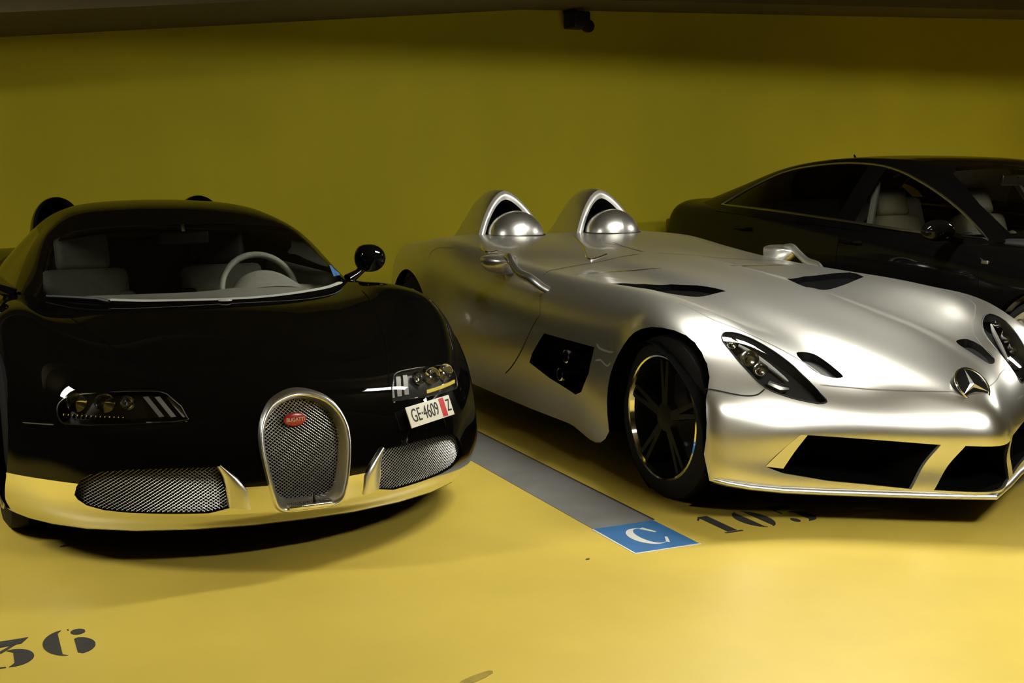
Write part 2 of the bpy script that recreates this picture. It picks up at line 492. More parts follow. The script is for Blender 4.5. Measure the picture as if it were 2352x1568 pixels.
n105 = empty('bay_number', (2.87, 3.85, 0)); tag(n105, 'black stencilled number 105 on the floor in the silver car shadow', 'floor number', 'bay numbers')
for D, x, w in ((D1, 2.615, .10), (D0, 2.765, .135), (D5, 2.96, .125)):
    flat('digit', [[(a-2.87, b-3.85) for a, b in q] for q in place(D, x, 3.735, w, .225)], 0.0016, INKP, n105)

def floor_px(px, py):
    d = pix_ray(px, py); t = -CAM_H/d[2]; return d[0]*t, d[1]*t
SCUFF = mat('scuff_dark', (0.10, 0.075, 0.02), 0.5, noise=0.3, nscale=40)
for (px, py, w, h, mm, lab) in ((150, 1253, .022, .012, INKP, 'small black scuff on the floor before the black supercar'),
                                (1095, 1556, .075, .020, WEAR, 'faint brown scuff on the open yellow floor'),
                                (1350, 1284, .012, .008, SCUFF, 'tiny brown spot on the floor beside the blue square')):
    x, y = floor_px(px, py); rg = random.Random(px)
    poly = [(x+w*math.cos(q)*rg.uniform(.7, 1), y+h*math.sin(q)*rg.uniform(.6, 1)+.3*w*math.cos(q)) for q in [2*math.pi*k/11 for k in range(11)]]
    tag(flat('floor_scuff', [poly], 0.0016, mm), lab, 'scuff', 'scuffs on the floor')

# small dark surveillance fitting high on the wall
sc_ = empty('security_camera', (4.655, YW, 2.52)); tag(sc_, 'small dark security camera box high on the yellow wall', 'camera')
MB().rbox((0.0, -0.16, 0), (0.15, 0.19, 0.13), 0.02).build('body', DARK, sc_)
MB().lathe([(0, 0.0), (0, 0.045), (0.05, 0.05), (0.055, 0.0)], (0.06, -0.2, -0.05), 'y', 16, -1).build('lens_barrel', DARK, sc_)
MB().tube([(0, -0.001, 0.09), (0, -0.08, 0.10), (0, -0.14, 0.06)], 0.018, 8).lathe([(0, 0), (0, 0.045), (0.012, 0.045), (0.012, 0)], (0, 0, 0.09), 'y', 16, -1).build('bracket', DARK, sc_)
# ================================================================== silver open speedster
sil, SIL = car_root('open_sports_car', 3.57, 4.316, 0.0, 'silver open speedster with twin headrest fairings, between the two black cars')

S_ROWS = [
 [(.966,0,.128),(.85,.2,.126),(.735,.38,.125),(.64,.55,.128),(.575,.70,.137),(.53,.82,.152),(.505,.895,.167),(.49,.935,.177),(.475,.955,.182)],
 [(.985,0,.146),(.865,.2,.146),(.75,.38,.146),(.655,.55,.151),(.59,.70,.163),(.545,.82,.181),(.515,.90,.20),(.49,.94,.215),(.465,.96,.225)],
 [(.978,0,.25),(.855,.2,.25),(.74,.38,.25),(.645,.55,.25),(.58,.70,.255),(.54,.82,.265),(.512,.90,.28),(.482,.945,.29),(.445,.965,.295)],
 [(1.0,0,.352),(.875,.2,.352),(.755,.38,.354),(.65,.55,.36),(.575,.70,.365),(.53,.82,.375),(.50,.90,.385),(.47,.945,.39),(.425,.965,.39)],
 [(.992,0,.405),(.862,.2,.408),(.74,.38,.412),(.63,.55,.42),(.55,.70,.43),(.505,.82,.45),(.475,.90,.465),(.435,.945,.47),(.38,.965,.465)],
 [(.945,0,.475),(.81,.2,.478),(.685,.38,.48),(.575,.55,.495),(.495,.69,.52),(.44,.80,.545),(.40,.88,.555),(.36,.935,.55),(.30,.96,.53)],
 [(.83,0,.535),(.71,.2,.538),(.59,.38,.545),(.475,.54,.575),(.385,.67,.62),(.33,.77,.648),(.30,.86,.65),(.26,.925,.632),(.2,.955,.59)],
 [(.60,0,.60),(.53,.2,.60),(.44,.37,.605),(.335,.53,.645),(.245,.66,.705),(.19,.76,.728),(.16,.85,.722),(.13,.918,.695),(.1,.955,.635)],
 [(.33,0,.66),(.29,.2,.66),(.24,.37,.665),(.17,.52,.70),(.1,.655,.76),(.06,.76,.772),(.03,.85,.762),(.01,.918,.728),(0,.952,.66)],
 [(.0,0,.715),(-.01,.2,.713),(-.03,.37,.71),(-.06,.52,.735),(-.1,.66,.79),(-.12,.76,.797),(-.14,.85,.778),(-.15,.92,.715),(-.16,.95,.60)],
 [(-.4,0,.775),(-.4,.2,.772),(-.4,.37,.765),(-.4,.52,.78),(-.4,.66,.815),(-.4,.775,.812),(-.4,.888,.715),(-.385,.935,.50),(-.375,.94,.17)],
 [(-.8,0,.825),(-.8,.2,.82),(-.8,.37,.81),(-.8,.52,.812),(-.8,.66,.828),(-.8,.80,.818),(-.8,.906,.70),(-.8,.943,.50),(-.8,.905,.155)],
 [(-1.2,0,.86),(-1.2,.2,.855),(-1.2,.37,.842),(-1.2,.52,.838),(-1.2,.67,.840),(-1.2,.81,.828),(-1.2,.915,.70),(-1.2,.943,.50),(-1.2,.905,.15)],
 [(-1.6,0,.895),(-1.6,.2,.89),(-1.6,.37,.878),(-1.6,.53,.868),(-1.6,.69,.86),(-1.6,.825,.845),(-1.6,.922,.71),(-1.6,.943,.50),(-1.6,.905,.15)],
 [(-2.0,0,.925),(-2.0,.2,.927),(-2.0,.37,.927),(-2.0,.54,.92),(-2.0,.70,.905),(-2.0,.84,.873),(-2.0,.93,.73),(-2.0,.946,.52),(-2.0,.91,.155)],
 [(-2.4,0,.945),(-2.4,.2,.948),(-2.4,.37,.952),(-2.4,.54,.95),(-2.4,.70,.938),(-2.4,.845,.918),(-2.4,.925,.80),(-2.4,.945,.52),(-2.4,.94,.17)],
 [(-2.8,0,.945),(-2.8,.2,.948),(-2.8,.37,.952),(-2.8,.54,.952),(-2.8,.70,.94),(-2.8,.85,.915),(-2.8,.935,.82),(-2.78,.955,.68),(-2.76,.955,.57)],
 [(-3.15,0,.905),(-3.15,.2,.907),(-3.15,.37,.908),(-3.15,.54,.908),(-3.15,.70,.89),(-3.15,.83,.875),(-3.13,.92,.79),(-3.12,.94,.66),(-3.1,.94,.53)],
 [(-3.5,0,.85),(-3.5,.2,.85),(-3.49,.37,.85),(-3.48,.54,.85),(-3.46,.69,.845),(-3.42,.81,.825),(-3.36,.89,.74),(-3.32,.92,.58),(-3.3,.92,.36)],
 [(-3.62,0,.72),(-3.62,.2,.72),(-3.61,.37,.72),(-3.59,.53,.72),(-3.55,.68,.71),(-3.5,.79,.69),(-3.44,.86,.62),(-3.4,.89,.5),(-3.38,.9,.33)],
 [(-3.6,0,.36),(-3.6,.2,.36),(-3.59,.37,.36),(-3.57,.53,.36),(-3.53,.68,.36),(-3.48,.79,.36),(-3.43,.85,.35),(-3.4,.88,.33),(-3.38,.9,.30)],
]
for i_, k_ in ((6, .4), (7, .8), (8, 1), (9, 1), (10, 1), (11, .8), (12, .4)):
    for j_, h_ in ((0, .004), (1, .014), (2, -.006)):
        x_, y_, z_ = S_ROWS[i_][j_]; S_ROWS[i_][j_] = (x_, y_*(1.15 if j_ == 1 else 1), z_+h_*k_)
sh = Shell(S_ROWS, 7, 6, 3)
SB = sh.bvh
def sp(pts): return on_surface(SIL, SB, pts)
def dense(pts, n=3): return [tuple(p) for p in spline(np.array([(a, b, 0) for a, b in pts], float), n, closed=True)[:, :2]]
def hull(P):
    P = sorted(set((round(a, 5), round(b, 5)) for a, b in P))
    def half(Q):
        h = []
        for p in Q:
            while len(h) > 1 and (h[-1][0]-h[-2][0])*(p[1]-h[-2][1])-(h[-1][1]-h[-2][1])*(p[0]-h[-2][0]) <= 0: h.pop()
            h.append(p)
        return h
    return half(P)[:-1]+half(P[::-1])[:-1]
def circle(cx, cz, r, n=40): return [(cx+r*math.cos(2*math.pi*k/n), cz+r*math.sin(2*math.pi*k/n)) for k in range(n)]
# wheel arches
S_WH = [(0.045, .345, .408), (-2.93, .345, .388)]
arch_rims = []
for sgn in (-1, 1):
    for wx, wr, ar in S_WH:
        sh.region([(wx-.5, sgn*.83), (wx+.5, sgn*.83), (wx+.5, sgn*1.1), (wx-.5, sgn*1.1)], 'z', lambda c, n: c.y*sgn > .7)
        fs = sh.region([(wx+(x_-wx), wr+(z_-wr)*(.93 if wx > -1 else 1)) for x_, z_ in circle(wx, wr, ar)], 'y', lambda c, n: c.y*sgn > .8299)
        pc = sh.take(fs)
        pocket('wheel_arch_liner', pc, 0.055, VOID, sil, back=False, direction=(0, -sgn, 0))
        MB().lathe([(0, ar-.03), (0.20, ar-.035), (0.20, 0.0)], (wx, sgn*.87, wr), 'y', 40, -sgn).build('wheel_well', VOID, sil)
# front intakes
front_ok = lambda c, n: c.x > .35 and c.z < .5
VO = sp([(1838,998),(1800,1030),(1757,1071)])
VI = sp([(1860,999),(1828,1040),(1803,1077)])
VL = sp([(1800,1087),(1900,1104)])
for sgn in (-1, 1):
    fs = sh.region(hull([(sgn*.185, .335), (sgn*.265, .156)]+[(sgn*abs(p.y), p.z) for p in VO+VL]), 'x', front_ok)
    pc = sh.take(fs)
    pocket('intake_duct', pc, 0.015, SILVER, sil, back=False, direction=(-1, 0, 0))
    V, N, F, E = pc
    pocket('intake_cavity', ([v+Vector((-.014, 0, 0)) for v in V], N, F, E), 0.22, VOID, sil, back=True, direction=(-1, 0, 0.05))
fs = sh.region([(-.115, .336), (.115, .336), (.195, .155), (-.195, .155)], 'x', front_ok)
pc = sh.take(fs)
pocket('intake_duct', pc, 0.015, SILVER, sil, back=False, direction=(-1, 0, 0))
V, N, F, E = pc
pocket('intake_cavity', ([v+Vector((-.014, 0, 0)) for v in V], N, F, E), 0.22, VOID, sil, back=True, direction=(-1, 0, 0.05))
for f in (lambda P: P, mirror_pts):
    o_ = [tuple(p+Vector((.002, 0, 0))) for p in f(VO)]; i_ = [tuple(p+Vector((-.010, 0, 0))) for p in f(VI)]
    MB().grid(spline(np.array([spline(np.array(o_), 4), spline(np.array(i_), 4)]), 2)).build('intake_vane', SILVER, sil)
# headlamps, seen from above
HL = sp(dense([(1657,775),(1662,765),(1680,763),(1715,773),(1760,796),(1810,830),(1850,866),(1885,905),(1899,922),(1890,926),(1850,921),(1800,908),(1758,890),(1715,848),(1680,808)]))
SC1 = sp(dense([(1829,810),(1845,808),(1870,813),(1895,828),(1920,848),(1937,865),(1925,868),(1900,865),(1875,855),(1850,836)]))
V1 = sp(dense([(1405,651),(1480,652),(1600,655),(1645,662),(1668,669),(1640,670),(1560,667),(1490,664),(1450,658)], 2))
def xz(P): return [(p.x, p.y) for p in P]
def flipy(P): return [(a, -b) for a, b in P]
def flipa(P): return [(-a, b) for a, b in P]
top_ok = lambda c, n: n.z > .1
for sgn, f in ((-1, lambda p: p), (1, flipy)):
    pc = sh.take(sh.region(f(hull(xz(HL))), 'z', lambda c, n: c.z > .38))
    V, N, F, E = pc
    lamp = pocket('headlight', pc, 0.045, mat('lamp_bowl_grey', (.045, .045, .043), .35, 0.3), sil, back=True, shrink=0.04)
    ln = sheet_obj('lens', V, N, F, LENS, lamp, -0.001)
    def loc(x, y): 
        q = SB.ray_cast(Vector((x, sgn*y, 1.5)), Vector((0, 0, -1))); return q[0], q[1]
    # trim ring, projector, reflector bowls and light bar
    ring = MB()
    hp = [loc(a, abs(b))[0] for a, b in hull(xz(HL))]
    ring.tube([p for p in hp], 0.0035, 6, closed=True).build('lens_trim', DARK, lamp)
    mp = (lambda P: P) if sgn < 0 else mirror_pts
    for (q_, r) in (((1682, 786), .026), ((1722, 820), .038), ((1748, 846), .030)):
        p = mp(sp([q_]))[0]; n = Vector((.62, sgn*.45, .64)).normalized(); p = p-n*.030
        M = n.to_track_quat('Y', 'Z').to_matrix()
        prof = [(0.0, 0.0), (0.0, r*.7), (.014, r*.95), (.020, r), (.018, r*.82), (.008, r*.55), (.014, r*.25), (.014, 0.0)]
        mb = MB().lathe(prof, (0, 0, 0), 'y', 20, 1)
        MB().add([p+M@Vector(v) for v in mb.v], mb.f).build('projector', LAMPREF, lamp)
    bar = [q-Vector((.012, 0, .020)) for q in mp(sp([(1692, 778), (1725, 797), (1760, 822), (1790, 845), (1815, 865)]))]
    MB().tube([tuple(v) for v in spline(np.array([tuple(v) for v in bar]), 3)], [.004, .006, .008, .009, .010, .010, .010, .010, .009, .008, .007, .006, .003], 8).build('light_bar', BLADE, lamp)
    bar = [q-Vector((.010, 0, .024)) for q in mp(sp([(1768, 868), (1795, 880), (1815, 880)]))]
    MB().tube(bar, [.014, .018, .010], 8).build('side_lamp', SATIN, lamp)
    pc = sh.take(sh.region(f(hull(xz(SC1))), 'z', top_ok))
    pocket('nose_vent', pc, 0.03, DARK, sil, back=True, shrink=.1)
    pc = sh.take(sh.region(f(hull(xz(V1))), 'z', top_ok))
    pocket('bonnet_vent', pc, 0.03, VOID, sil, back=True, shrink=.05)
# side air outlet with the twin side pipes
SV = sp([(1250,765),(1365,797),(1362,812),(1352,858),(1335,900),(1322,906),(1262,868),(1216,832),(1222,812)])
for sgn in (-1, 1):
    pc = sh.take(sh.region(hull([(p.x, p.z) for p in SV]), 'y', lambda c, n: c.y*sgn > .6))
    sv = pocket('side_outlet', pc, 0.09, VOID, sil, back=True, direction=(0, -sgn, 0))
    for x, z in ((-.68, .50), (-.74, .405)):
        MB().lathe([(0, .030), (.13, .032), (.132, .026), (.02, .022)], (x-.02, sgn*.845, z), 'y', 18, sgn).build('exhaust_pipe', CHROME, sv)
body = sh.build('body_shell', SILVER, sil)

def seam(name, pts, w, m, both=True, off=.0012):
    P = sp(pts)
    ribbon(name, SB, P, w, m, sil, off)
    if both: ribbon(name, SB, mirror_pts(P), w, m, sil, off)
seam('bumper_seam', [(1620,893),(1680,904),(1715,909),(1740,906),(1757,893)], .006, GAP)
seam('bonnet_front_seam', [(1883,883),(1950,889),(2050,895),(2150,898),(2190,899)], .004, GREYGAP)
seam('bonnet_side_seam', [(1560,697),(1640,735),(1700,758),(1780,795),(1850,835),(1885,860)], .005, GREYGAP)
seam('cowl_seam', [(1248,632),(1306,613),(1400,596),(1470,583)], .007, GAP)
seam('cowl_flap_edge', [(1320,631),(1420,624),(1520,617)], .012, CHROME, True, .003)
seam('door_seam', [(1243,672),(1241,722)], .006, SATIN)
seam('door_seam', [(1241,722),(1200,800),(1175,842),(1160,858)], .005, GAP)
seam('rear_deck_seam', [(985,592),(993,576),(1006,569),(1045,566),(1072,556)], .006, SATIN)
seam('tonneau_seam', [(1475,579),(1440,568),(1385,557)], .006, GAP)

# emblem on the nose
ep = sp([(2226, 889)])[0]; ep.y = 0
q = SB.find_nearest(ep); ec, en = q[0], q[1].normalized()
ec.y = 0; en = Vector((math.cos(R(40)), 0, math.sin(R(40)))); ec += en*.012
EM = Matrix((Vector((0, -1, 0)), en, Vector((0, -1, 0)).cross(en))).transposed()   # columns: right, normal, down-ish
up = Vector((-en.z, 0, en.x))
EM = Matrix((Vector((0, 1, 0)), en, up)).transposed()
def ept(a, h, b): return ec+EM@Vector((a, h, b))
em = MB(); m0 = MB().lathe([(-.06, .066), (-.01, .074), (.004, .073), (.004, 0)], (0, 0, 0), 'y', 40)
em.add([ec+EM@Vector(v) for v in m0.v], m0.f); emb = em.build('emblem_disc', DARK, sil)
em = MB(); m0 = MB().tube([(.075*math.cos(2*math.pi*k/40), .005, .075*math.sin(2*math.pi*k/40)) for k in range(40)], .0045, 8, True)
em.add([ec+EM@Vector(v) for v in m0.v], m0.f); em.build('emblem_ring', CHROME, emb)
st = MB()
for k in range(3):
    a = R(90+120*k); c, s = math.cos(a), math.sin(a); w = .011
    st.add([ept(.072*c, .006, .072*s), ept(w*math.cos(a+R(60)), .006, w*math.sin(a+R(60))), ept(0, .016, 0), ept(w*math.cos(a-R(60)), .006, w*math.sin(a-R(60)))], [(0, 1, 2), (0, 2, 3)])
st.build('star', SATINL, emb, smooth=False)

# splitter under the nose
sp_rows = np.array([r for r in S_ROWS[0]]); 
lip = []
for y, x, z in ((0, .985, .128), (.2, .868, .126), (.38, .752, .125), (.55, .657, .128), (.70, .592, .137), (.82, .545, .152), (.9, .512, .168), (.945, .478, .180)):
    lip.append((x, y, z))
full = [(x, -y, z) for x, y, z in lip[:0:-1]]+lip
G = [[(x+a_, y, z+b_) for x, y, z in full] for a_, b_ in ((-.02, -.006), (.008, -.005), (.014, .004), (.010, .014), (-.002, .021), (-.02, .022))]
und = [[(x-.16, y*.93, z+.0) for x, y, z in full], [(x+.012, y, z-.004) for x, y, z in full]]
MB().grid(spline(np.array(G), 2)).build('splitter_lip', SILVER, sil)
MB().grid(und).build('underfloor', VOID, sil)
slab_v = MB(); slab_v.box((-1.35, 0, .15), (3.6, 1.5, .02)).build('floor_pan', VOID, sil, smooth=False)

# headrest fairings with open front arch, and the domed seat covers
for sgn in (-1, 1):
    yc = sgn*.345
    def arch_pt(t, x, hw, top, base):
        u = 2*t-1
        f = 1-abs(u)**1.7
        return (x-.13*f*(top-base)/.31+.06, yc+hw*u, base+(top-base)*f**.92)
    nt_ = 28
    xs = [(-2.72, .235, 1.222, .935), (-2.77, .24, 1.228, .93), (-2.90, .243, 1.222, .92), (-3.02, .24, 1.185, .88), (-3.12, .235, 1.115, .875), (-3.22, .225, 1.03, .865), (-3.36, .20, .945, .85), (-3.5, .16, .855, .82)]
    rows = [[arch_pt(t/nt_, *q) for t in range(nt_+1)] for q in xs]
    fair = MB().grid(spline(np.array(rows), 4)).build('headrest_fairing', SILVER, sil)
    ins = [(-2.72, .190, 1.168, .935), (-2.80, .186, 1.16, .93), (-2.93, .178, 1.14, .93)]
    inner = [[arch_pt(t/nt_, *q) for t in range(nt_+1)] for q in ins]
    mid = [tuple((np.array(p)*.55+np.array(q)*.45)+np.array([.014, 0, 0])) for p, q in zip(rows[0], inner[0])]
    MB().grid(spline(np.array([rows[0], mid, inner[0]]), 4)).build('arch_rim', SATINL, fair)
    MB().grid(inner).build('arch_lining', SATIN, fair)
    mb = MB(); back = inner[2]; mb.add(back+[(back[0][0], yc, .90)], [(k, k+1, len(back)) for k in range(len(back)-1)])
    mb.build('arch_panel', VOID, fair)
    dome = []
    for i in range(19):
        th = math.pi/2*i/18; rr = math.cos(th)**1.05; zz = math.sin(th)
        dome.append([(-2.60+.150*rr*math.cos(q)*(1.0 if math.cos(q) > 0 else 1.3), yc+.178*rr*math.sin(q), .94+.162*zz) for q in [2*math.pi*k/44 for k in range(45)]])
    MB().grid(dome).build('seat_dome', SILVER, sil)
    MB().tube([(-2.60+.156*math.cos(q)*(1.0 if math.cos(q) > 0 else 1.3), yc+.185*math.sin(q), .953) for q in [2*math.pi*k/44 for k in range(44)]], .005, 6, True).build('dome_seam', GAP, sil)
# folded wind deflectors lying on the tonneau
P = sp([(1318,545),(1340,568),(1358,597),(1375,592),(1393,585)])
P1 = sp([(1104,562),(1110,576),(1122,580),(1142,578)])
for Q in (P, P1):
    MB().tube([tuple(q+Vector((0, 0, .003))) for q in [Vector(v) for v in spline(np.array([tuple(p) for p in Q]), 5)]], .006, 6).build('wind_deflector', CHROME, sil)

# door mirrors on long bent arms
for sgn in (-1, 1):
    b0 = sp([(1254, 663)])[0]; b0 = Vector((b0.x, sgn*abs(b0.y), b0.z))
    st = spline(np.array([tuple(b0+Vector((.05, -sgn*.02, -.025))), tuple(b0+Vector((-.02, sgn*.012, .004))), (-1.22, sgn*.905, .815), (-1.34, sgn*.915, .835), (-1.42, sgn*.915, .875), (-1.47, sgn*.91, .905), (-1.53, sgn*.905, .90)]), 6)
    mir = MB().tube(st, [.017]*len(st), 10, rz=1.5).build('door_mirror', SILVER, sil)
    ring = []
    n1 = 15
    for i in range(n1):
        t = i/(n1-1)                                  # front nose -> glass plane
        w = math.sin(math.pi/2*min(1, t*1.25+.02))**.55
        x = -1.46-.17*t
        sec = []
        for k in range(33):
            q = 2*math.pi*k/32; cq, sq = math.cos(q), math.sin(q)
            yy = .095*w*math.copysign(abs(cq)**.7, cq)
            zz = (.030*w*math.copysign(abs(sq)**.5, sq)) if sq > 0 else -.075*w*abs(sq)**.9*(1-.35*cq*1)
            sec.append((x, sgn*(.915+yy), .885+zz))
        ring.append(sec)
    MB().grid(ring).build('mirror_housing', SILVER, mir)
    back = [(p[0]+.004, p[1], p[2]) for p in ring[-1][:-1]]
    MB().add(back, [tuple(range(len(back)))]).build('mirror_glass', LAMPREF, mir)

# wheels
def wheel(parent, x, y, r, width, rim_r, sgn, spokes, mrim, mspoke, ring_m, camber=0.0, double=True, name='wheel', steer=0.0):
    """sgn: outward direction along y. tyre with rim, spokes, hub and brake disc"""
    w = width
    yo = y
    tyre = MB().lathe([(-w, rim_r*.96), (-w, r*.90), (-w+.02, r*.985), (-w+.05, r), (-.05, r), (-.022, r*.985), (-.004, r*.90), (-.002, rim_r*1.06), (-.006, rim_r*1.0)], (x, yo, r), 'y', 56, sgn)
    t = tyre.build(name, RUBBER, parent)
    MB().lathe([(-.006, rim_r*1.02), (.0, rim_r*1.0), (-.003, rim_r*.975), (-.022, rim_r*.95)], (x, yo, r), 'y', 56, sgn).build('rim', ring_m, t)
    MB().lathe([(-.022, rim_r*.95), (-.04, rim_r*.92), (-w*.9, rim_r*.88)], (x, yo, r), 'y', 40, sgn).build('rim_barrel', mrim, t)
    MB().lathe([(-.14, 0), (-.14, rim_r*.72), (-.165, rim_r*.72), (-.165, 0)], (x, yo, r), 'y', 40, sgn).build('brake_disc', DISC, t)
    MB().lathe([(-.05, .075), (-.022, .06), (-.016, .035), (-.016, 0)], (x, yo, r), 'y', 24, sgn).build('hub', mspoke, t)
    for k in range(spokes):
        a = 2*math.pi*k/spokes+.3
        mb = MB()
        for d in ((-.11, .11) if double else (0,)):
            ca, sa = math.cos(a+d*.9), math.sin(a+d*.9); ct, stt = -math.sin(a+d*.9), math.cos(a+d*.9)
            prof = [(.045, .020, -.020), (rim_r*.5, .016, -.018), (rim_r*.93, .013, -.012)]
            for i in range(2):
                (r0, w0, h0), (r1, w1, h1) = prof[i], prof[i+1]
                vs = []
                for rr, ww, hh in ((r0, w0, h0), (r1, w1, h1)):
                    for s2, dh in ((-1, -.03), (-.7, 0), (.7, 0), (1, -.03)):
                        vs.append((x+ca*rr+ct*ww*s2, yo+sgn*(hh+dh), r+sa*rr+stt*ww*s2))
                mb.add(vs, [(0, 1, 5, 4), (1, 2, 6, 5), (2, 3, 7, 6), (0, 4, 7, 3)])
        mb.build('spoke', mspoke, t)
    return t
for sgn in (-1, 1):
    wheel(sil, .045, sgn*.915, .345, .25, .262, sgn, 5, RIMBLK, RIMBLK, CHROME)
    wheel(sil, -2.93, sgn*.925, .345, .29, .262, sgn, 5, RIMBLK, RIMBLK, CHROME)
# small script badge on the front wing, above the side pipes
bp = sp([(1372,790),(1378,800),(1386,803),(1398,808),(1410,808)])
bp2 = sp([(1368,828),(1380,826),(1390,836),(1397,840),(1404,832)])
for P in (bp, bp2):
    for Q in (P, mirror_pts(P)):
        ribbon('wing_badge', SB, Q, .009, SATINL, sil, .003)
# ================================================================== black two-seater with horseshoe grille
vey, VEY = car_root('horseshoe_grille_car', 1.053, 5.02, R(1.96), 'black supercar with chrome horseshoe grille and silver lip, parked beside the grey strip')
V_ROWS = [
 [(.95,0,.168),(.935,.18,.166),(.87,.38,.16),(.775,.55,.152),(.65,.70,.146),(.53,.80,.144),(.42,.87,.146),(.34,.91,.15),(.30,.93,.155)],
 [(.985,0,.21),(.97,.18,.208),(.905,.38,.203),(.81,.55,.198),(.685,.70,.193),(.56,.81,.193),(.445,.885,.198),(.365,.93,.203),(.315,.95,.21)],
 [(.998,0,.285),(.978,.18,.285),(.91,.38,.285),(.81,.55,.285),(.685,.70,.285),(.555,.81,.287),(.445,.89,.292),(.365,.935,.297),(.315,.955,.30)],
 [(.988,0,.385),(.965,.18,.385),(.893,.38,.387),(.793,.55,.39),(.668,.70,.392),(.54,.81,.396),(.425,.89,.401),(.345,.935,.405),(.295,.955,.41)],
 [(.958,0,.485),(.932,.18,.486),(.855,.38,.49),(.752,.55,.496),(.628,.70,.503),(.502,.805,.512),(.388,.88,.52),(.305,.928,.525),(.245,.95,.53)],
 [(.90,0,.572),(.872,.18,.572),(.788,.38,.577),(.68,.55,.59),(.555,.70,.606),(.428,.80,.62),(.315,.868,.626),(.228,.918,.625),(.17,.945,.615)],
 [(.78,0,.638),(.75,.18,.638),(.66,.38,.643),(.55,.55,.663),(.425,.70,.69),(.30,.80,.712),(.20,.87,.718),(.12,.92,.70),(.07,.952,.66)],
 [(.52,0,.702),(.50,.18,.70),(.42,.38,.70),(.33,.55,.718),(.215,.70,.752),(.12,.795,.785),(.05,.87,.785),(0,.925,.75),(-.02,.952,.67)],
 [(.18,0,.765),(.17,.18,.762),(.12,.38,.757),(.06,.55,.765),(0,.70,.795),(-.05,.795,.83),(-.09,.872,.82),(-.12,.93,.765),(-.13,.952,.64)],
 [(-.2,0,.812),(-.21,.18,.81),(-.24,.38,.805),(-.28,.55,.805),(-.33,.69,.82),(-.36,.79,.842),(-.38,.873,.82),(-.40,.93,.72),(-.40,.948,.42)],
 [(-.55,0,.80),(-.55,.18,.80),(-.55,.38,.80),(-.57,.55,.805),(-.59,.69,.825),(-.6,.79,.828),(-.61,.875,.79),(-.61,.94,.56),(-.6,.93,.17)],
 [(-1.0,0,.79),(-1.0,.18,.79),(-1.0,.38,.79),(-1.0,.55,.80),(-1.0,.69,.815),(-1.0,.80,.815),(-1.0,.885,.765),(-1.0,.95,.52),(-1.0,.93,.16)],
 [(-1.5,0,.79),(-1.5,.18,.79),(-1.5,.38,.79),(-1.5,.55,.80),(-1.5,.70,.815),(-1.5,.81,.815),(-1.5,.90,.765),(-1.5,.96,.52),(-1.5,.93,.16)],
 [(-2.0,0,.83),(-2.0,.18,.83),(-2.0,.38,.83),(-2.0,.55,.835),(-2.0,.71,.845),(-2.0,.84,.845),(-2.0,.935,.79),(-2.0,.985,.54),(-2.0,.95,.17)],
 [(-2.4,0,.88),(-2.4,.18,.88),(-2.4,.38,.88),(-2.4,.55,.88),(-2.4,.72,.88),(-2.4,.85,.875),(-2.4,.95,.82),(-2.4,1.0,.70),(-2.38,1.0,.56)],
 [(-2.8,0,.90),(-2.8,.18,.90),(-2.8,.38,.90),(-2.8,.55,.895),(-2.8,.72,.89),(-2.8,.85,.88),(-2.8,.95,.83),(-2.8,1.0,.73),(-2.78,1.0,.64)],
 [(-3.15,0,.88),(-3.15,.18,.88),(-3.15,.38,.88),(-3.15,.55,.875),(-3.15,.72,.865),(-3.15,.84,.85),(-3.14,.93,.79),(-3.12,.975,.64),(-3.1,.98,.42)],
 [(-3.45,0,.82),(-3.45,.18,.82),(-3.44,.38,.82),(-3.42,.55,.815),(-3.40,.70,.80),(-3.36,.81,.77),(-3.32,.89,.70),(-3.3,.93,.56),(-3.28,.94,.34)],
 [(-3.52,0,.6),(-3.52,.18,.6),(-3.51,.38,.6),(-3.49,.55,.6),(-3.46,.69,.58),(-3.42,.79,.56),(-3.38,.86,.5),(-3.36,.9,.42),(-3.34,.91,.32)],
 [(-3.48,0,.32),(-3.48,.18,.32),(-3.47,.38,.32),(-3.45,.55,.32),(-3.42,.69,.31),(-3.4,.79,.31),(-3.37,.85,.30),(-3.35,.88,.29),(-3.33,.9,.28)],
]
V_CAB = [
 [(-.15,0,.795),(-.19,.25,.795),(-.30,.47,.797),(-.48,.65,.80),(-.60,.74,.80),(-.68,.795,.79)],
 [(-.50,0,.962),(-.53,.245,.958),(-.60,.45,.95),(-.71,.625,.932),(-.84,.715,.885),(-.95,.785,.81)],
 [(-.93,0,1.117),(-.95,.225,1.113),(-.99,.42,1.10),(-1.05,.585,1.07),(-1.13,.682,.968),(-1.2,.79,.81)],
 [(-1.28,0,1.19),(-1.29,.22,1.184),(-1.31,.40,1.168),(-1.35,.525,1.13),(-1.40,.66,.995),(-1.43,.80,.81)],
 [(-1.75,0,1.203),(-1.75,.215,1.197),(-1.75,.38,1.178),(-1.75,.51,1.13),(-1.75,.66,.99),(-1.75,.81,.81)],
 [(-2.2,0,1.165),(-2.2,.2,1.158),(-2.2,.34,1.132),(-2.2,.45,1.08),(-2.2,.60,.96),(-2.2,.79,.82)],
 [(-2.7,0,1.07),(-2.7,.18,1.062),(-2.7,.3,1.04),(-2.7,.40,.99),(-2.7,.52,.92),(-2.7,.68,.85)],
 [(-3.2,0,.93),(-3.2,.15,.925),(-3.2,.25,.91),(-3.2,.35,.89),(-3.2,.45,.86),(-3.2,.58,.83)],
]
vb = Shell(V_ROWS, 7, 6, 4)
VB = vb.bvh
vc = Shell(V_CAB, 9, 7, 4)
VC = vc.bvh
def vp(pts): return on_surface(VEY, VB, pts)
def vcp(pts): return on_surface(VEY, VC, pts)
V_WH = [(0.0, .345, .385), (-2.71, .36, .40)]
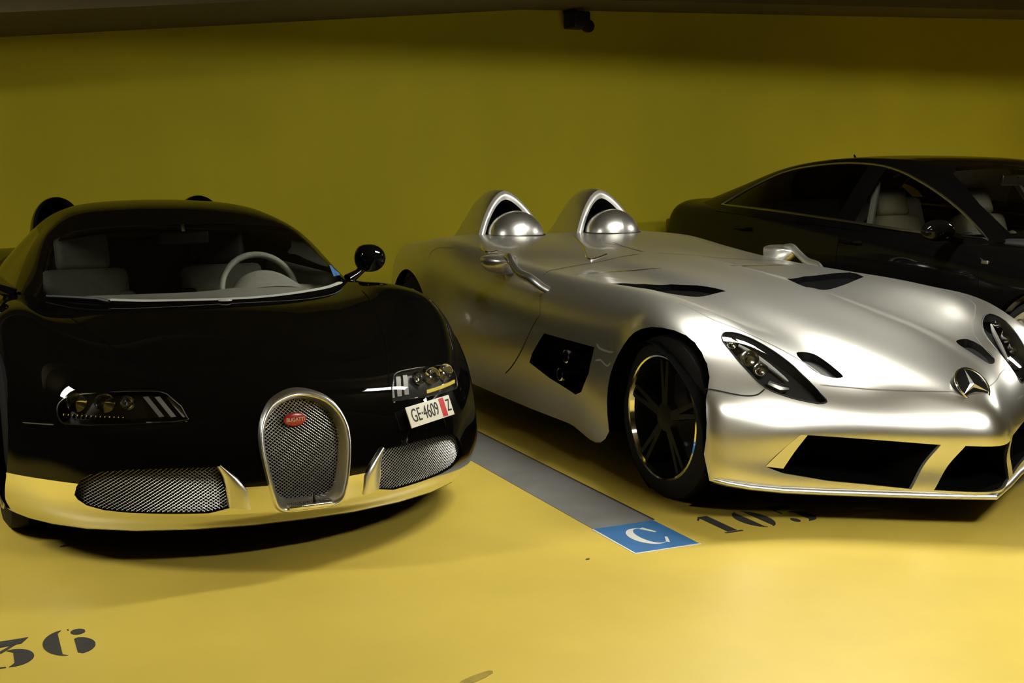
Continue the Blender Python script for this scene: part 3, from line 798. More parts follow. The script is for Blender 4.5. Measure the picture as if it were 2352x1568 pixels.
for sgn in (-1, 1):
    for wx, wr, ar in V_WH:
        pc = vb.take(vb.region(circle(wx, wr, ar), 'y', lambda c, n: c.y*sgn > .5))
        pocket('wheel_arch_liner', pc, 0.05, VOID, vey, back=False, direction=(0, -sgn, 0))
        MB().lathe([(0, ar-.03), (0.30, ar-.035), (0.30, 0.0)], (wx, sgn*.85, wr), 'y', 40, -sgn).build('wheel_well', VOID, vey)
# cockpit opening in the lower body
vb.take(vb.region([(-.22, 0), (-.28, .30), (-.42, .50), (-.66, .68), (-.95, .70), (-1.9, .71), (-2.1, .5), (-2.1, -.5), (-1.9, -.71), (-.95, -.70), (-.66, -.68), (-.42, -.50), (-.28, -.30)], 'z', lambda c, n: n.z > .3 and c.z > .6))

def lattice(name, poly, bvh, pitch, ang, depth, m, parent, r=.0014, o=2.0, sag=None):
    """woven wire grille inside a convex (y,z) outline, following the sheet at some depth"""
    P = np.array(poly); area = sum(P[i][0]*P[(i+1) % len(P)][1]-P[(i+1) % len(P)][0]*P[i][1] for i in range(len(P)))
    if area < 0: P = P[::-1]
    cen = P.mean(0); rad = np.linalg.norm(P-cen, axis=1).max()
    mb = MB()
    for a in (ang, -ang):
        d = np.array([math.cos(a), math.sin(a)]); n = np.array([-d[1], d[0]])
        k = int(rad/pitch)+1
        for i in range(-k, k+1):
            q = cen+n*i*pitch; t0, t1 = -9, 9
            for j in range(len(P)):
                e = P[(j+1) % len(P)]-P[j]; nn = np.array([-e[1], e[0]])
                den = nn@d; num = nn@(P[j]-q)
                if abs(den) < 1e-9:
                    if num > 0: t0, t1 = 1, 0
                elif den > 0: t0 = max(t0, num/den)
                else: t1 = min(t1, num/den)
            if t1-t0 < .008: continue
            m_ = max(2, int((t1-t0)/.025)+1); pts = []
            for t in np.linspace(t0, t1, m_):
                y, z = q+d*t
                h = bvh.ray_cast(Vector((o, y, z)), Vector((-1, 0, 0)))
                if h[0] is None: continue
                x = h[0].x-depth
                if sag: x -= sag(y, z)
                pts.append((x+(.0012 if a > 0 else -.0012), y, z))
            if len(pts) > 1: mb.tube(pts, r, 4, cap=False)
    ob = mb.build(name, m, parent, smooth=False); tag(ob, kind='stuff')
    return ob

# horseshoe grille
RINGM = mat('ring_aluminium', (.90, .89, .86), .30, 1.0)
HS = [(-.100, .205), (-.122, .222), (-.135, .26), (-.155, .36), (-.164, .44), (-.160, .49), (-.140, .54), (-.105, .58), (-.055, .603), (0, .612)]
HS = HS+[(-a, b) for a, b in HS[-2::-1]]
cm = np.array([0, .40])
def scale_poly(P, k): return [tuple(cm+(np.array(p)-cm)*k) for p in P]
fr_ok = lambda c, n: c.x > .3 and n.x > -.2
pc = vb.take(vb.region(hull(scale_poly(HS, .96)), 'x', fr_ok))
grille = pocket('horseshoe_grille', pc, .09, VOID, vey, back=True, direction=(-1, 0, 0))
def fx(y, z, d=0.0):
    h = VB.ray_cast(Vector((2, y, z)), Vector((-1, 0, 0))); return (h[0].x+d, y, z)
HSs = spline(np.array([(a, b, 0) for a, b in HS]+[(0, .198, 0)]), 4, closed=True)
def ring_pts(k, d): return [fx(*(cm+(np.array(p[:2])-cm)*k), d) for p in HSs]
# chrome surround: outer flank, crown, inner bevel
ringg = [ring_pts(1.0, -.01), ring_pts(.985, .014), ring_pts(.955, .025), ring_pts(.915, .020), ring_pts(.855, -.010), ring_pts(.80, -.050)]
ringg = [r+[r[0]] for r in ringg]
MB().grid(spline(np.array(ringg), 3)).build('grille_surround', RINGM, grille, angle=70)
MB().rbox(tuple(np.array(fx(0, .222, .006))), (.05, .16, .02), .008).build('grille_foot', CHROME, grille)
MB().tube([fx(.012, .228, .012), fx(.010, .262, .004)], [.009, .003], 8).build('centre_fin', CHROME, grille)
lattice('grille_mesh', hull(scale_poly(HS, .84)), VB, .0092, R(38), .05, MESHM, grille)
# red oval badge with white letters
ec2 = Vector(fx(-.022, .512, -.025))
bm_ = MB().lathe([(-.012, .0), (-.012, 1), (.0, 1), (.003, .85), (.004, 0)], (0, 0, 0), 'x', 32)
badge = MB().add([ec2+Vector((v[0], v[1]*.040, v[2]*.023)) for v in bm_.v], bm_.f).build('grille_badge', RED, grille)

def text_mesh(name, s, size, m, parent, M, ext=.0006, xs=1.0):
    cu = bpy.data.curves.new(name, 'FONT'); cu.body = s; cu.size = size; cu.align_x = 'CENTER'; cu.align_y = 'CENTER'; cu.extrude = ext
    ob = bpy.data.objects.new(name+'_t', cu); COL.objects.link(ob)
    dg = bpy.context.evaluated_depsgraph_get(); dg.update()
    me = bpy.data.meshes.new_from_object(ob.evaluated_get(dg)); bpy.data.objects.remove(ob)
    me.transform(Matrix.Diagonal((xs, 1, 1, 1))); me.transform(M)
    me.materials.clear(); me.name = name
    return link(name, me, m, parent)
def frame_mat(o, u, v):
    u = Vector(u).normalized(); n = u.cross(Vector(v)).normalized(); v = n.cross(u)
    M = Matrix((u, v, n)).transposed().to_4x4(); M.translation = Vector(o); return M
text_mesh('badge_letters', 'BUGATTI', .019, WHITE, grille, frame_mat(ec2+Vector((.005, 0, 0)), (0, 1, 0), (0, 0, 1)), xs=.85)

# side grilles in the bumper
GL = vp([(172,1136),(176,1118),(186,1102),(205,1090),(235,1083),(300,1078),(400,1075),(500,1072),(508,1090),(520,1130),(528,1166),(480,1178),(390,1179),(300,1177),(240,1171),(200,1160),(180,1147)])
GP = hull([(p.y, p.z) for p in GL])
for f in (lambda p: p, flipa):
    pc = vb.take(vb.region(f(GP), 'x', fr_ok))
    g = pocket('bumper_grille', pc, .06, VOID, vey, back=True, direction=(-1, 0, 0))
    lattice('grille_mesh', f([tuple(np.array(p)) for p in GP]), VB, .0090, R(36), .022, MESHM, g)
# polished lip: everything below the crease is bright metal
zl = [p.z for p in vp([(60,1106),(140,1116),(575,1119),(600,1117),(845,1072)])]
ZL = sum(zl)/len(zl)
lipf = vb.region([(-1.1, .10), (1.1, .10), (1.1, ZL+.004), (-1.1, ZL+.004)], 'x', lambda c, n: c.x > .20)
V, N, F, E = vb.take(lipf)
lip_o = sheet_obj('front_lip', V, N, F, CHROME, vey, 0.002)
pts = [(x, y, z) for x, y, z in V_ROWS[0]]
und = [(x, -y, z) for x, y, z in pts[:0:-1]]+pts
MB().grid([[(x-.008, y*.99, z-.012) for x, y, z in und], [(x, y, z+.001) for x, y, z in und]]).build('lip_edge', CHROME, lip_o)
MB().grid([[(x-.30, y*.9, z-.03) for x, y, z in und], [(x-.006, y*.99, z-.011) for x, y, z in und]]).build('underfloor', VOID, vey)
MB().box((-1.3, 0, .14), (3.6, 1.5, .02)).build('floor_pan', VOID, vey, smooth=False)
# inner chrome fins beside the bumper grilles
FA = vp([(498,1070),(512,1095),(521,1125),(527,1165)])
FB = vp([(505,1066),(540,1090),(556,1112),(578,1120)])
FC = vp([(505,1066),(545,1098),(566,1125),(574,1168)])
for f in (lambda P: P, mirror_pts):
    A_, B_, C_ = [[tuple(p+Vector((h, 0, 0))) for p in f(Q)] for Q, h in ((FA, .004), (FB, .012), (FC, .010))]
    fm = [tuple((np.array(p)+np.array(q))/2+np.array([.008, 0, 0])) for p, q in zip(A_, C_)]
    MB().grid(spline(np.array([[(p[0]-.03, p[1], p[2]) for p in A_], A_, fm, C_, [(p[0]-.02, p[1], p[2]) for p in C_]]), 3)).build('grille_fin', RINGM, vey)

# headlamps
HV = vp(dense([(131,940),(136,925),(155,911),(230,903),(350,898),(383,904),(433,963),(350,966),(272,972),(150,973),(138,966)], 2))
HVP = hull([(p.y, p.z) for p in HV])
for sgn, f in ((-1, lambda p: p), (1, flipa)):
    pc = vb.take(vb.region(f(HVP), 'x', lambda c, n: c.x > .2 and c.z > .4))
    lamp = pocket('headlight', pc, .06, mat('lamp_bowl_grey', (.045, .045, .043), .35, 0.3), vey, back=True, direction=(-.95, 0, .1))
    V, N, F, E = pc
    sheet_obj('lens', V, N, F, LENS, lamp, -.001)
    ol = [fx(a, b, .001) for a, b in f(HVP)]
    MB().tube(ol, .0022, 6, closed=True).build('lens_trim', mat('dark_trim', (.10, .10, .09), .3, 1.0), lamp)
    for y, z, r in ((.70, .570, .030), (.615, .572, .030), (.545, .575, .022)):
        p = fx(sgn*y, z, -.035)
        MB().lathe([(0, 0), (.004, r*.55), (.02, r), (.022, r*1.12), (.0, r*1.15)], p, 'x', 20, 1).build('lamp_bowl', LAMPREF, lamp)
    led = MB()
    for k in range(14):
        p = fx(sgn*(.565+.0135*k), .527, -.012); led.box(p, (.01, .010, .014))
    tag(led.build('led_row', LAMPREF, lamp, smooth=False), kind='stuff')
    for k in range(3):
        y0 = .485-.036*k
        a, b = fx(sgn*y0, .592, -.034), fx(sgn*(y0-.034), .536, -.006)
        w = .018
        MB().add([(a[0], a[1]-w/2, a[2]), (a[0], a[1]+w/2, a[2]), (b[0], b[1]+w/2, b[2]), (b[0], b[1]-w/2, b[2])], [(0, 1, 2, 3)]).build('reflector_blade', BLADE, lamp, smooth=False)
    p = fx(sgn*.43, .517, -.006)
    MB().tube([fx(sgn*.50, .518, -.004), fx(sgn*.40, .520, -.004), fx(sgn*.375, .522, -.003)], .003, 6).build('lower_strip', SATIN, lamp)

# licence plate on the bumper
plo = Vector((.776, .552, .461))+Vector((.02, -.012, .006)); pu = Vector((-.178, .26, -.002)); pv = Vector((-.030, .0, .066))
PM = frame_mat(plo, pu, pv)
plate = MB(); mb0 = MB().rbox((0, 0, 0), (.30, .08, .004), .0015)
plate = plate.add([PM@Vector(v) for v in mb0.v], mb0.f).build('licence_plate', PLATEW, vey)
text_mesh('plate_letters', 'GE·4609', .072, INK, plate, PM@Matrix.Translation((-.038, 0, .0026)), xs=.74)
text_mesh('plate_letters', 'Z', .066, INK, plate, PM@Matrix.Translation((.126, 0, .0026)), xs=.70)
mb0 = MB().box((.088, 0, .0024), (.034, .072, .001))
MB().add([PM@Vector(v) for v in mb0.v], mb0.f).build('plate_stripe', PLATER, plate, smooth=False)
mb0 = MB().tube([(-.08, 0, -.002), (-.08, 0, -.06)], .012, 8).tube([(.08, 0, -.002), (.08, 0, -.05)], .012, 8)
MB().add([PM@Vector(v) for v in mb0.v], mb0.f).build('plate_bracket', DARK, plate)

# panel gaps
def vseam(name, pts, w, m, both=True, off=.001):
    P = vp(pts); ribbon(name, VB, P, w, m, vey, off)
    if both: ribbon(name, VB, mirror_pts(P), w, m, vey, off)
vseam('bonnet_seam', [(832,668),(852,692),(872,735),(886,785),(892,840),(893,888)], .004, VGAP)
vseam('wing_seam', [(52,970),(90,973),(124,975)], .004, SATIN, False)

# ---- cabin
wsP = [(-.675,.838),(-.40,.822),(0,.818),(.40,.822),(.675,.838),(.655,.925),(.61,1.02),(.555,1.066),(.43,1.092),(.20,1.106),(0,1.11),(-.20,1.106),(-.43,1.092),(-.555,1.066),(-.61,1.02),(-.655,.925)]
V, N, F, E = vc.take(vc.region(hull(wsP), 'x', lambda c, n: n.x > .15 and c.x > -1.35))
ws = sheet_obj('windscreen', V, N, F, WSGLASS, vey, 0)
for sgn in (-1, 1):
    V, N, F, E = vc.take(vc.region([(-.93, .842), (-1.18, .99), (-1.32, 1.055), (-1.6, 1.075), (-1.78, 1.05), (-1.86, .95), (-1.84, .845)], 'y', lambda c, n: c.y*sgn > .3))
    sheet_obj('side_window', V, N, F, DKGLASS, vey, 0)
vc.build('roof_shell', BLACK, vey)
# inner faces of roof: dark lining a little below
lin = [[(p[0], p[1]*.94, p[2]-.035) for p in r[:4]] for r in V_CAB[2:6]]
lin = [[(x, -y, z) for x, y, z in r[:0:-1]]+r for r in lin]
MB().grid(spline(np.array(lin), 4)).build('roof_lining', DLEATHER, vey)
# pale seal strip along the windscreen foot with its centre jet
sealp = vcp([(240,690),(330,692),(440,690),(517,688),(600,683),(690,672),(745,662),(785,649)])
ribbon('windscreen_seal', VC, sealp, .016, mat('pale_seal', (.42, .42, .37), .5), vey, .004)
c = vcp([(517, 690)])[0]
MB().lathe([(0, .03), (.008, .024), (.010, .010), (.006, 0)], c, 'z', 20).build('washer_jet', mat('pale_seal', (.42, .42, .37), .5), vey)
stk = vcp([(756,609),(771,608),(781,632),(766,635)])
nrm = VC.find_nearest(stk[0])[1]
MB().add([p+nrm*.002 for p in stk]+[p+nrm*.001 for p in stk], [(0, 1, 2, 3), (7, 6, 5, 4), (0, 1, 5, 4), (1, 2, 6, 5), (2, 3, 7, 6), (3, 0, 4, 7)]).build('window_sticker', BLUEST, vey, smooth=False)
wp = vcp([(108,686),(170,689),(222,692),(250,698)])
MB().tube([tuple(p+Vector((.01, 0, .012))) for p in wp], .008, 6).build('wiper_arm', DARK, vey)
# roof air scoops
for sgn in (-1, 1):
    rows = []
    for x, w, h, b in ((-2.36, .135, .205, 1.0), (-2.40, .14, .215, .99), (-2.52, .14, .20, .96), (-2.72, .11, .15, .92), (-2.95, .07, .06, .9)):
        rows.append([(x-.03*math.sin(math.pi*k/20), sgn*(.40)+w*math.cos(math.pi*k/20)*(-1), b+h*math.sin(math.pi*k/20)**.8) for k in range(21)])
    sco = MB().grid(spline(np.array(rows), 4)).build('roof_scoop', BLACK, vey)
    mouth = [rows[0], [(p[0]-.02, sgn*.40+(p[1]-sgn*.40)*.86, p[2]-.014) for p in rows[0]]]
    MB().grid(mouth+[[(p[0]-.18, p[1], p[2]-.03) for p in mouth[1]]]).build('scoop_mouth', DARK, sco)
# door mirrors
for sgn in (-1, 1):
    base = Vector((-.80, sgn*.775, .82))
    arm = MB().tube([base, base+Vector((-.02, sgn*.06, .03)), base+Vector((-.05, sgn*.10, .055))], [.03, .02, .022], 10).build('door_mirror', BLACK, vey)
    pod = []
    for i in range(13):
        a = -1+2*i/12; w = math.sqrt(max(0, 1-abs(a)**2.4))
        pod.append([(-.86-.075*a, sgn*.915+(.078*w)*math.copysign(abs(math.cos(q))**(.6 if math.cos(q)*sgn < 0 else 1), math.cos(q)), .920+(.070*w)*math.sin(q)) for q in [2*math.pi*k/24 for k in range(25)]])
    MB().grid(pod).build('mirror_housing', BLACK, arm)

# ---- cockpit
def seat(parent, x, y, z, m, m2, h=.62, name='seat', tilt=22):
    s = MB().rbox((x+.02, y, z+.10), (.50, .46, .16), .05, Matrix.Rotation(R(-8), 3, 'Y')).build(name, m, parent)
    Mb = Matrix.Rotation(R(-tilt), 3, 'Y')
    MB().rbox((x-.30, y, z+.10+h/2), (.13, .44, h), .055, Mb).build('backrest', m, s)
    for q in (-1, 1):
        MB().rbox((x-.24, y+q*.20, z+.08+h*.45), (.14, .08, h*.72), .035, Mb).build('side_bolster', m2, s)
        MB().rbox((x+.03, y+q*.215, z+.16), (.44, .07, .12), .03, Matrix.Rotation(R(-8), 3, 'Y')).build('cushion_bolster', m2, s)
    MB().rbox((x-.43, y, z+.10+h+.07), (.09, .27, .19), .04, Mb).build('headrest', m2, s)
    return s
for y in (-.36, .36):
    seat(vey, -1.32, y, .20, LEATHER, LEATHER if y < 0 else DLEATHER, .56)
MB().grid(spline(np.array([[(-.30, y, .79-.0*abs(y)) if 0 else (-.28-.35*abs(y)**1.5, y, .785) for y in np.linspace(-.70, .70, 15)],
      [(-.55-.25*abs(y)**1.5, y, .80) for y in np.linspace(-.70, .70, 15)],
      [(-.80-.12*abs(y), y, .79+.02*math.exp(-((y-.36)/.2)**2)) for y in np.linspace(-.70, .70, 15)],
      [(-.90-.10*abs(y), y, .74) for y in np.linspace(-.70, .70, 15)],
      [(-.85, y, .50) for y in np.linspace(-.70, .70, 15)]]), 4)).build('dashboard', LEATHER, vey)
MB().rbox((-1.1, 0, .52), (.7, .24, .36), .06).build('centre_console', mat('console_metal', (.28, .28, .26), .35, .6), vey)
MB().rbox((-1.98, 0, .72), (.10, 1.0, .56), .05).build('rear_bulkhead', DLEATHER, vey)
for sgn in (-1, 1):
    MB().rbox((-1.35, sgn*.70, .62), (1.1, .10, .46), .04).build('door_lining', LEATHER, vey)
# steering wheel
Ms = Matrix.Rotation(R(68), 3, 'Y')
sw = MB().tube([Vector((-.93, .36, .775))+Ms@Vector((.185*math.cos(q), .185*math.sin(q), 0)) for q in [2*math.pi*k/40 for k in range(40)]], .016, 10, True).build('steering_wheel', LEATHER, vey)
MB().rbox((-.91, .36, .775), (.06, .15, .12), .03, Matrix.Rotation(R(-20), 3, 'Y')).build('wheel_boss', DLEATHER, sw)
for q in (0, 180, 270):
    e = Vector((-.93, .36, .775))+Ms@Vector((.18*math.sin(R(q-90)+R(90)) if 0 else .18*math.cos(R(q+90)), .18*math.sin(R(q+90)), 0))
    MB().tube([(-.92, .36, .775), e], .013, 8).build('wheel_spoke', SATIN, sw)
MB().tube([(-.93, .36, .775), (-.75, .36, .72)], .03, 10).build('steering_column', DLEATHER, sw)
hood_ = [[(-.70-.16*math.sin(math.pi/2*i/8), .36+.20*math.cos(math.pi*k/20)*(1-.25*i/8), .775+.105*math.sin(math.pi*k/20)*math.sin(math.pi/2*(.25+.75*i/8))) for k in range(21)] for i in range(9)]
MB().grid(hood_).build('instrument_hood', LEATHER, vey)
rv = MB().rbox((-.93, 0, 1.045), (.03, .24, .06), .014).build('rear_view_mirror', DARK, vey)
MB().tube([(-.93, 0, 1.06), (-.95, 0, 1.11)], .010, 8).build('mirror_stem', SATIN, rv)
for sgn in (-1, 1):
    wheel(vey, 0.0, sgn*.93, .345, .26, .262, sgn, 7, SATIN, SATIN, SATIN)
    wheel(vey, -2.71, sgn*.965, .36, .34, .27, sgn, 7, SATIN, SATIN, SATIN)
vb.build('body_shell', BLACK, vey)
# ================================================================== black saloon behind the silver car
aud, AUD = car_root('saloon_car', 6.15, 4.45, 0.0, 'black four-door saloon with slim chrome window trim, parked beyond the silver car')
def arow(xs, zs, ys=(0,.25,.48,.66,.80,.885,.935,.945,.93)):
    return [(x, y, z) for x, y, z in zip(xs if hasattr(xs, '__len__') else [xs]*9, ys, zs)]
A_ROWS = [
 arow([.93,.925,.90,.86,.79,.70,.60,.52,.46], [.2,.2,.2,.2,.2,.2,.2,.2,.2], (0,.25,.48,.64,.75,.83,.89,.92,.935)),
 arow([.98,.975,.95,.91,.83,.73,.62,.52,.44], [.35,.35,.35,.35,.35,.35,.34,.33,.32], (0,.25,.48,.65,.77,.85,.91,.94,.945)),
 arow([.98,.975,.945,.89,.80,.68,.57,.47,.37], [.55,.55,.55,.55,.54,.53,.52,.50,.47], (0,.25,.48,.65,.77,.85,.905,.935,.945)),
 arow([.92,.91,.87,.80,.69,.56,.45,.36,.27], [.70,.70,.70,.70,.69,.67,.64,.61,.57], (0,.25,.48,.65,.77,.85,.905,.935,.945)),
 arow([.72,.71,.67,.60,.50,.40,.31,.23,.16], [.79,.79,.79,.79,.78,.76,.72,.67,.62]),
 arow([.35,.34,.32,.28,.22,.16,.11,.07,.03], [.86,.86,.86,.86,.855,.83,.77,.70,.635]),
 arow([.0,0,-.01,-.03,-.06,-.09,-.12,-.14,-.16], [.905,.905,.905,.905,.90,.865,.79,.70,.62]),
 arow([-.38,-.38,-.38,-.38,-.39,-.40,-.40,-.40,-.39], [.94,.94,.94,.94,.925,.885,.77,.55,.2]),
 arow(-.75, [.94,.94,.94,.945,.945,.91,.80,.52,.18]),
 arow(-1.3, [.94,.94,.94,.96,.97,.945,.82,.52,.18]),
 arow(-1.9, [.95,.95,.95,.98,1.0,.98,.83,.52,.18]),
 arow(-2.4, [.98,.98,.98,1.0,1.025,1.005,.84,.54,.2]),
 arow([-2.85]*7+[-2.83,-2.80], [1.03,1.03,1.03,1.035,1.045,1.02,.86,.73,.645]),
 arow(-3.3, [1.08,1.08,1.08,1.075,1.07,1.035,.86,.60,.3], (0,.25,.48,.66,.79,.875,.925,.935,.92)),
 arow(-3.75, [1.105,1.105,1.105,1.10,1.085,1.04,.85,.55,.3], (0,.25,.48,.64,.76,.85,.905,.915,.9)),
 arow([-4.1,-4.1,-4.09,-4.07,-4.04,-4.0,-3.96,-3.94,-3.93], [1.09,1.09,1.088,1.08,1.06,1.01,.83,.55,.3], (0,.25,.47,.62,.73,.82,.875,.89,.88)),
 arow([-4.19,-4.19,-4.18,-4.16,-4.13,-4.09,-4.04,-4.01,-4.0], [.90,.90,.90,.89,.88,.85,.74,.52,.3], (0,.25,.47,.62,.73,.81,.865,.88,.87)),
 arow([-4.17,-4.17,-4.16,-4.14,-4.11,-4.07,-4.03,-4.01,-4.0], [.5,.5,.5,.5,.5,.49,.46,.4,.28], (0,.25,.47,.62,.73,.81,.865,.88,.87)),
 arow([-4.1,-4.1,-4.09,-4.07,-4.05,-4.02,-4.0,-3.99,-3.98], [.25]*9, (0,.25,.47,.62,.73,.80,.85,.865,.86)),
]
def crow(x, pts): return [((x[i] if hasattr(x, '__len__') else x), y, z) for i, (y, z) in enumerate(pts)]
A_CAB = [
 crow([-.42,-.45,-.55,-.66,-.70,-.72], [(0,.955),(.25,.955),(.48,.957),(.66,.955),(.79,.94),(.88,.90)]),
 crow([-.88,-.90,-.96,-1.04,-1.09,-1.12], [(0,1.20),(.25,1.195),(.46,1.185),(.625,1.155),(.75,1.09),(.88,.93)]),
 crow([-1.33,-1.35,-1.40,-1.47,-1.5,-1.52], [(0,1.40),(.24,1.397),(.43,1.385),(.575,1.355),(.695,1.23),(.885,.955)]),
 crow(-1.95, [(0,1.445),(.24,1.442),(.42,1.432),(.575,1.408),(.71,1.26),(.89,.985)]),
 crow(-2.45, [(0,1.437),(.24,1.434),(.42,1.425),(.575,1.40),(.71,1.26),(.89,1.0)]),
 crow(-2.9, [(0,1.375),(.24,1.373),(.42,1.368),(.585,1.348),(.71,1.24),(.885,1.02)]),
 crow(-3.32, [(0,1.255),(.24,1.253),(.42,1.25),(.60,1.235),(.715,1.175),(.87,1.04)]),
 crow(-3.8, [(0,1.105),(.24,1.105),(.42,1.105),(.60,1.10),(.70,1.085),(.80,1.04)]),
]
ab = Shell(A_ROWS, 6, 5, 3); AB = ab.bvh
ac = Shell(A_CAB, 8, 7, 3); AC = ac.bvh
for sgn in (-1, 1):
    for wx, wr, ar in ((-.16, .345, .385), (-2.944, .345, .385)):
        pc = ab.take(ab.region(circle(wx, wr, ar), 'y', lambda c, n: c.y*sgn > .5))
        pocket('wheel_arch_liner', pc, 0.05, VOID, aud, back=False, direction=(0, -sgn, 0))
        MB().lathe([(0, ar-.02), (0.28, ar-.025), (0.28, 0.0)], (wx, sgn*.88, wr), 'y', 36, -sgn).build('wheel_well', VOID, aud)
        wheel(aud, wx, sgn*.935, .345, .25, .29, sgn, 10, SATINL, SATINL, SATINL)
ab.take(ab.region([(-.55, -.55), (-.55, .55), (-.85, .74), (-3.1, .78), (-3.45, .5), (-3.45, -.5), (-3.1, -.78), (-.85, -.74)], 'z', lambda c, n: n.z > .3 and c.z > .7))
# nose: grille and lamps
pc = ab.take(ab.region([(-.30, .70), (.30, .70), (.24, .30), (-.24, .30)], 'x', lambda c, n: c.x > .5))
g = pocket('radiator_grille', pc, .05, VOID, aud, back=True, direction=(-1, 0, 0))
def ax_(y, z, d=0):
    h = AB.ray_cast(Vector((2, y, z)), Vector((-1, 0, 0))); return (h[0].x+d, y, z)
for k in range(7):
    z = .34+.052*k; w = .23+.06*(z-.3)/.4
    MB().tube([ax_(y, z, -.01) for y in np.linspace(-w, w, 9)], .007, 6).build('grille_bar', CHROME, g)
MB().tube([ax_(y, z, .004) for y, z in ((-.30, .70), (0, .70), (.30, .70), (.27, .5), (.24, .30), (0, .30), (-.24, .30), (-.27, .5))], .009, 6, True).build('grille_frame', CHROME, g)
for sgn in (-1, 1):
    pc = ab.take(ab.region([(sgn*.42, .70), (sgn*.80, .675), (sgn*.86, .62), (sgn*.80, .57), (sgn*.42, .58)], 'x', lambda c, n: c.x > .2 and c.z > .4))
    l = pocket('headlight', pc, .07, DARK, aud, back=True, direction=(-1, 0, 0))
    V, N, F, E = pc; sheet_obj('lens', V, N, F, LENS, l, 0)
    for y in (.52, .66):
        MB().lathe([(0, 0), (.004, .02), (.03, .045), (.0, .05)], ax_(sgn*y, .63, -.05), 'x', 20, 1).build('lamp_bowl', LAMPREF, l)
ab_body = ab.build('body_shell', BLACK, aud)
DLO = [(-3.295,1.086),(-3.06,1.225),(-2.795,1.330),(-2.41,1.384),(-2.06,1.395),(-1.715,1.364),(-1.39,1.272),(-1.05,1.127),(-.74,.966),(-1.145,.984),(-1.9,1.028),(-2.555,1.062)]
def clip(P, x0, x1):
    def cl(P, f, g):
        o = []
        for i in range(len(P)):
            a, b = P[i], P[(i+1) % len(P)]
            if f(a): o.append(a)
            if f(a) != f(b): o.append(g(a, b))
        return o
    def at_(xx): return lambda a, b: (xx, a[1]+(b[1]-a[1])*(xx-a[0])/(b[0]-a[0]))
    P = cl(P, lambda p: p[0] >= x0, at_(x0)); return cl(P, lambda p: p[0] <= x1, at_(x1))
DH = hull(DLO)
for sgn in (-1, 1):
    for x0, x1, nm in ((-4, -1.93, TINT), (-1.76, 0, SIDEGL)):
        V, N, F, E = ac.take(ac.region(clip(DH, x0, x1), 'y', lambda c, n: c.y*sgn > .3))
        sheet_obj('side_window', V, N, F, nm, aud, 0)
    tp = []
    for x, z in DLO:
        h = AC.ray_cast(Vector((x, sgn*2, z)), Vector((0, -sgn, 0)))
        tp.append(tuple(h[0]+Vector((0, sgn*.003, 0))))
    top = spline(np.array(tp[:9]), 4); bot = spline(np.array([tp[8], tp[9], tp[10], tp[11], tp[0]]), 4)
    MB().tube(list(top)+list(bot[1:-1]), .0085, 6, True).build('window_trim', mat('dark_chrome', (.38, .38, .34), .3, 1.0), aud)
V, N, F, E = ac.take(ac.region([(-.62, .985), (.62, .985), (.58, 1.15), (.50, 1.33), (.42, 1.372), (.2, 1.385), (-.2, 1.385), (-.42, 1.372), (-.50, 1.33), (-.58, 1.15)], 'x', lambda c, n: n.x > .15 and c.x > -1.6))
sheet_obj('windscreen', V, N, F, SIDEGL, aud, 0)
V, N, F, E = ac.take(ac.region([(-.60, 1.13), (.60, 1.13), (.52, 1.34), (-.52, 1.34)], 'x', lambda c, n: n.x < -.1 and c.x < -2.6))
sheet_obj('rear_window', V, N, F, TINT, aud, 0)
ac.build('roof_shell', BLACK, aud)
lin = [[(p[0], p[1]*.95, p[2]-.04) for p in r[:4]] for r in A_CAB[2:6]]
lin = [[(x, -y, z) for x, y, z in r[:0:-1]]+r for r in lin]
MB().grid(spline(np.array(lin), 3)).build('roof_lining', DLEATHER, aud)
MB().box((-1.8, 0, .16), (4.2, 1.6, .02)).build('floor_pan', VOID, aud, smooth=False)
for y in (-.38, .38):
    seat(aud, -1.55, y, .38, CREAM, CREAM, .58)
rs = MB().rbox((-2.45, 0, .55), (.5, 1.3, .2), .06).build('rear_seat', CREAM, aud)
MB().rbox((-2.75, 0, .86), (.16, 1.3, .56), .06, Matrix.Rotation(R(-20), 3, 'Y')).build('backrest', CREAM, rs)
MB().rbox((-.80, 0, .90), (.62, 1.40, .14), .05).build('dashboard', DLEATHER, aud)
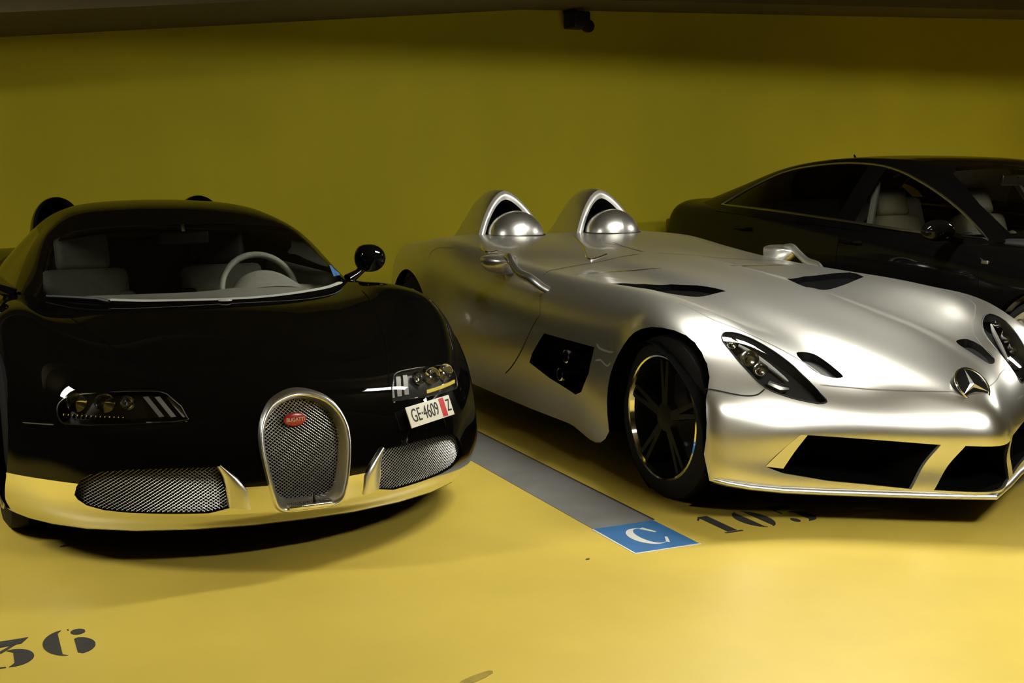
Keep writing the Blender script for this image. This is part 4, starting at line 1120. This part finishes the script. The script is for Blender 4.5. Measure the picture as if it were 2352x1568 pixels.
for sgn in (-1, 1):
    MB().rbox((-1.45, sgn*.79, .73), (1.1, .06, .40), .02).build('door_lining', CREAM, aud)
    MB().tube([(-1.72, sgn*.77, .98), (-1.84, sgn*.615, 1.27)], .024, 8).build('pillar_trim', LEATHER, aud)
    MB().tube([(-.86, sgn*.86, .965), (-.86, sgn*.95, .985)], .03, 8).build('mirror_foot', BLACK, aud)
    pod = []
    for i in range(13):
        a = -1+2*i/12; w = math.sqrt(max(0, 1-abs(a)**2.8))
        pod.append([(-.86-.06*a, sgn*1.02+.11*w*math.cos(q), 1.015+.062*w*math.sin(q)) for q in [2*math.pi*k/24 for k in range(25)]])
    MB().grid(pod).build('door_mirror', BLACK, aud)
    for x in (-1.72, -2.88):
        h = AB.ray_cast(Vector((x, sgn*2, .90 if x > -2 else .93)), Vector((0, -sgn, 0)))[0]
        MB().tube([h+Vector((.10, -sgn*.005, 0)), h+Vector((.07, sgn*.03, 0)), h+Vector((-.07, sgn*.03, 0)), h+Vector((-.10, -sgn*.005, 0))], .011, 8).build('door_handle', BLACK, aud)
    def aseam(pts):
        P = []
        for x, z in pts:
            h = AB.ray_cast(Vector((x, sgn*2, z)), Vector((0, -sgn, 0)))
            P.append(h[0])
        ribbon('door_gap', AB, P, .006, VGAP, aud, .001)
    aseam([(-1.84, .99), (-1.83, .80), (-1.83, .5), (-1.83, .25)])
    aseam([(-.66, .90), (-.62, .75), (-.60, .5), (-.62, .25)])
    h = AB.ray_cast(Vector((-.60, sgn*2, .85)), Vector((0, -sgn, 0)))[0]
    MB().rbox(h, (.05, .012, .02), .005).build('side_repeater', SATIN, aud)
    MB().rbox((-4.06, sgn*.62, .88), (.16, .36, .14), .03).build('tail_light', mat('tail_red', (.12, .005, .005), .2, 0, .6), aud)
MB().tube([(-2.75, 0, 1.39), (-2.80, 0, 1.455)], [.014, .006], 8).build('roof_antenna', BLACK, aud)
rv = MB().rbox((-1.27, 0, 1.29), (.03, .24, .07), .014).build('rear_view_mirror', SATIN, aud)
MB().tube([(-1.26, 0, 1.30), (-1.30, 0, 1.37)], .010, 8).build('mirror_stem', DARK, rv)
sw = MB().tube([Vector((-1.08, .38, .98))+Matrix.Rotation(R(65), 3, 'Y')@Vector((.185*math.cos(q), .185*math.sin(q), 0)) for q in [2*math.pi*k/36 for k in range(36)]], .015, 8, True).build('steering_wheel', DLEATHER, aud)
MB().rbox((-1.06, .38, .98), (.05, .16, .12), .02).build('wheel_boss', DLEATHER, sw)
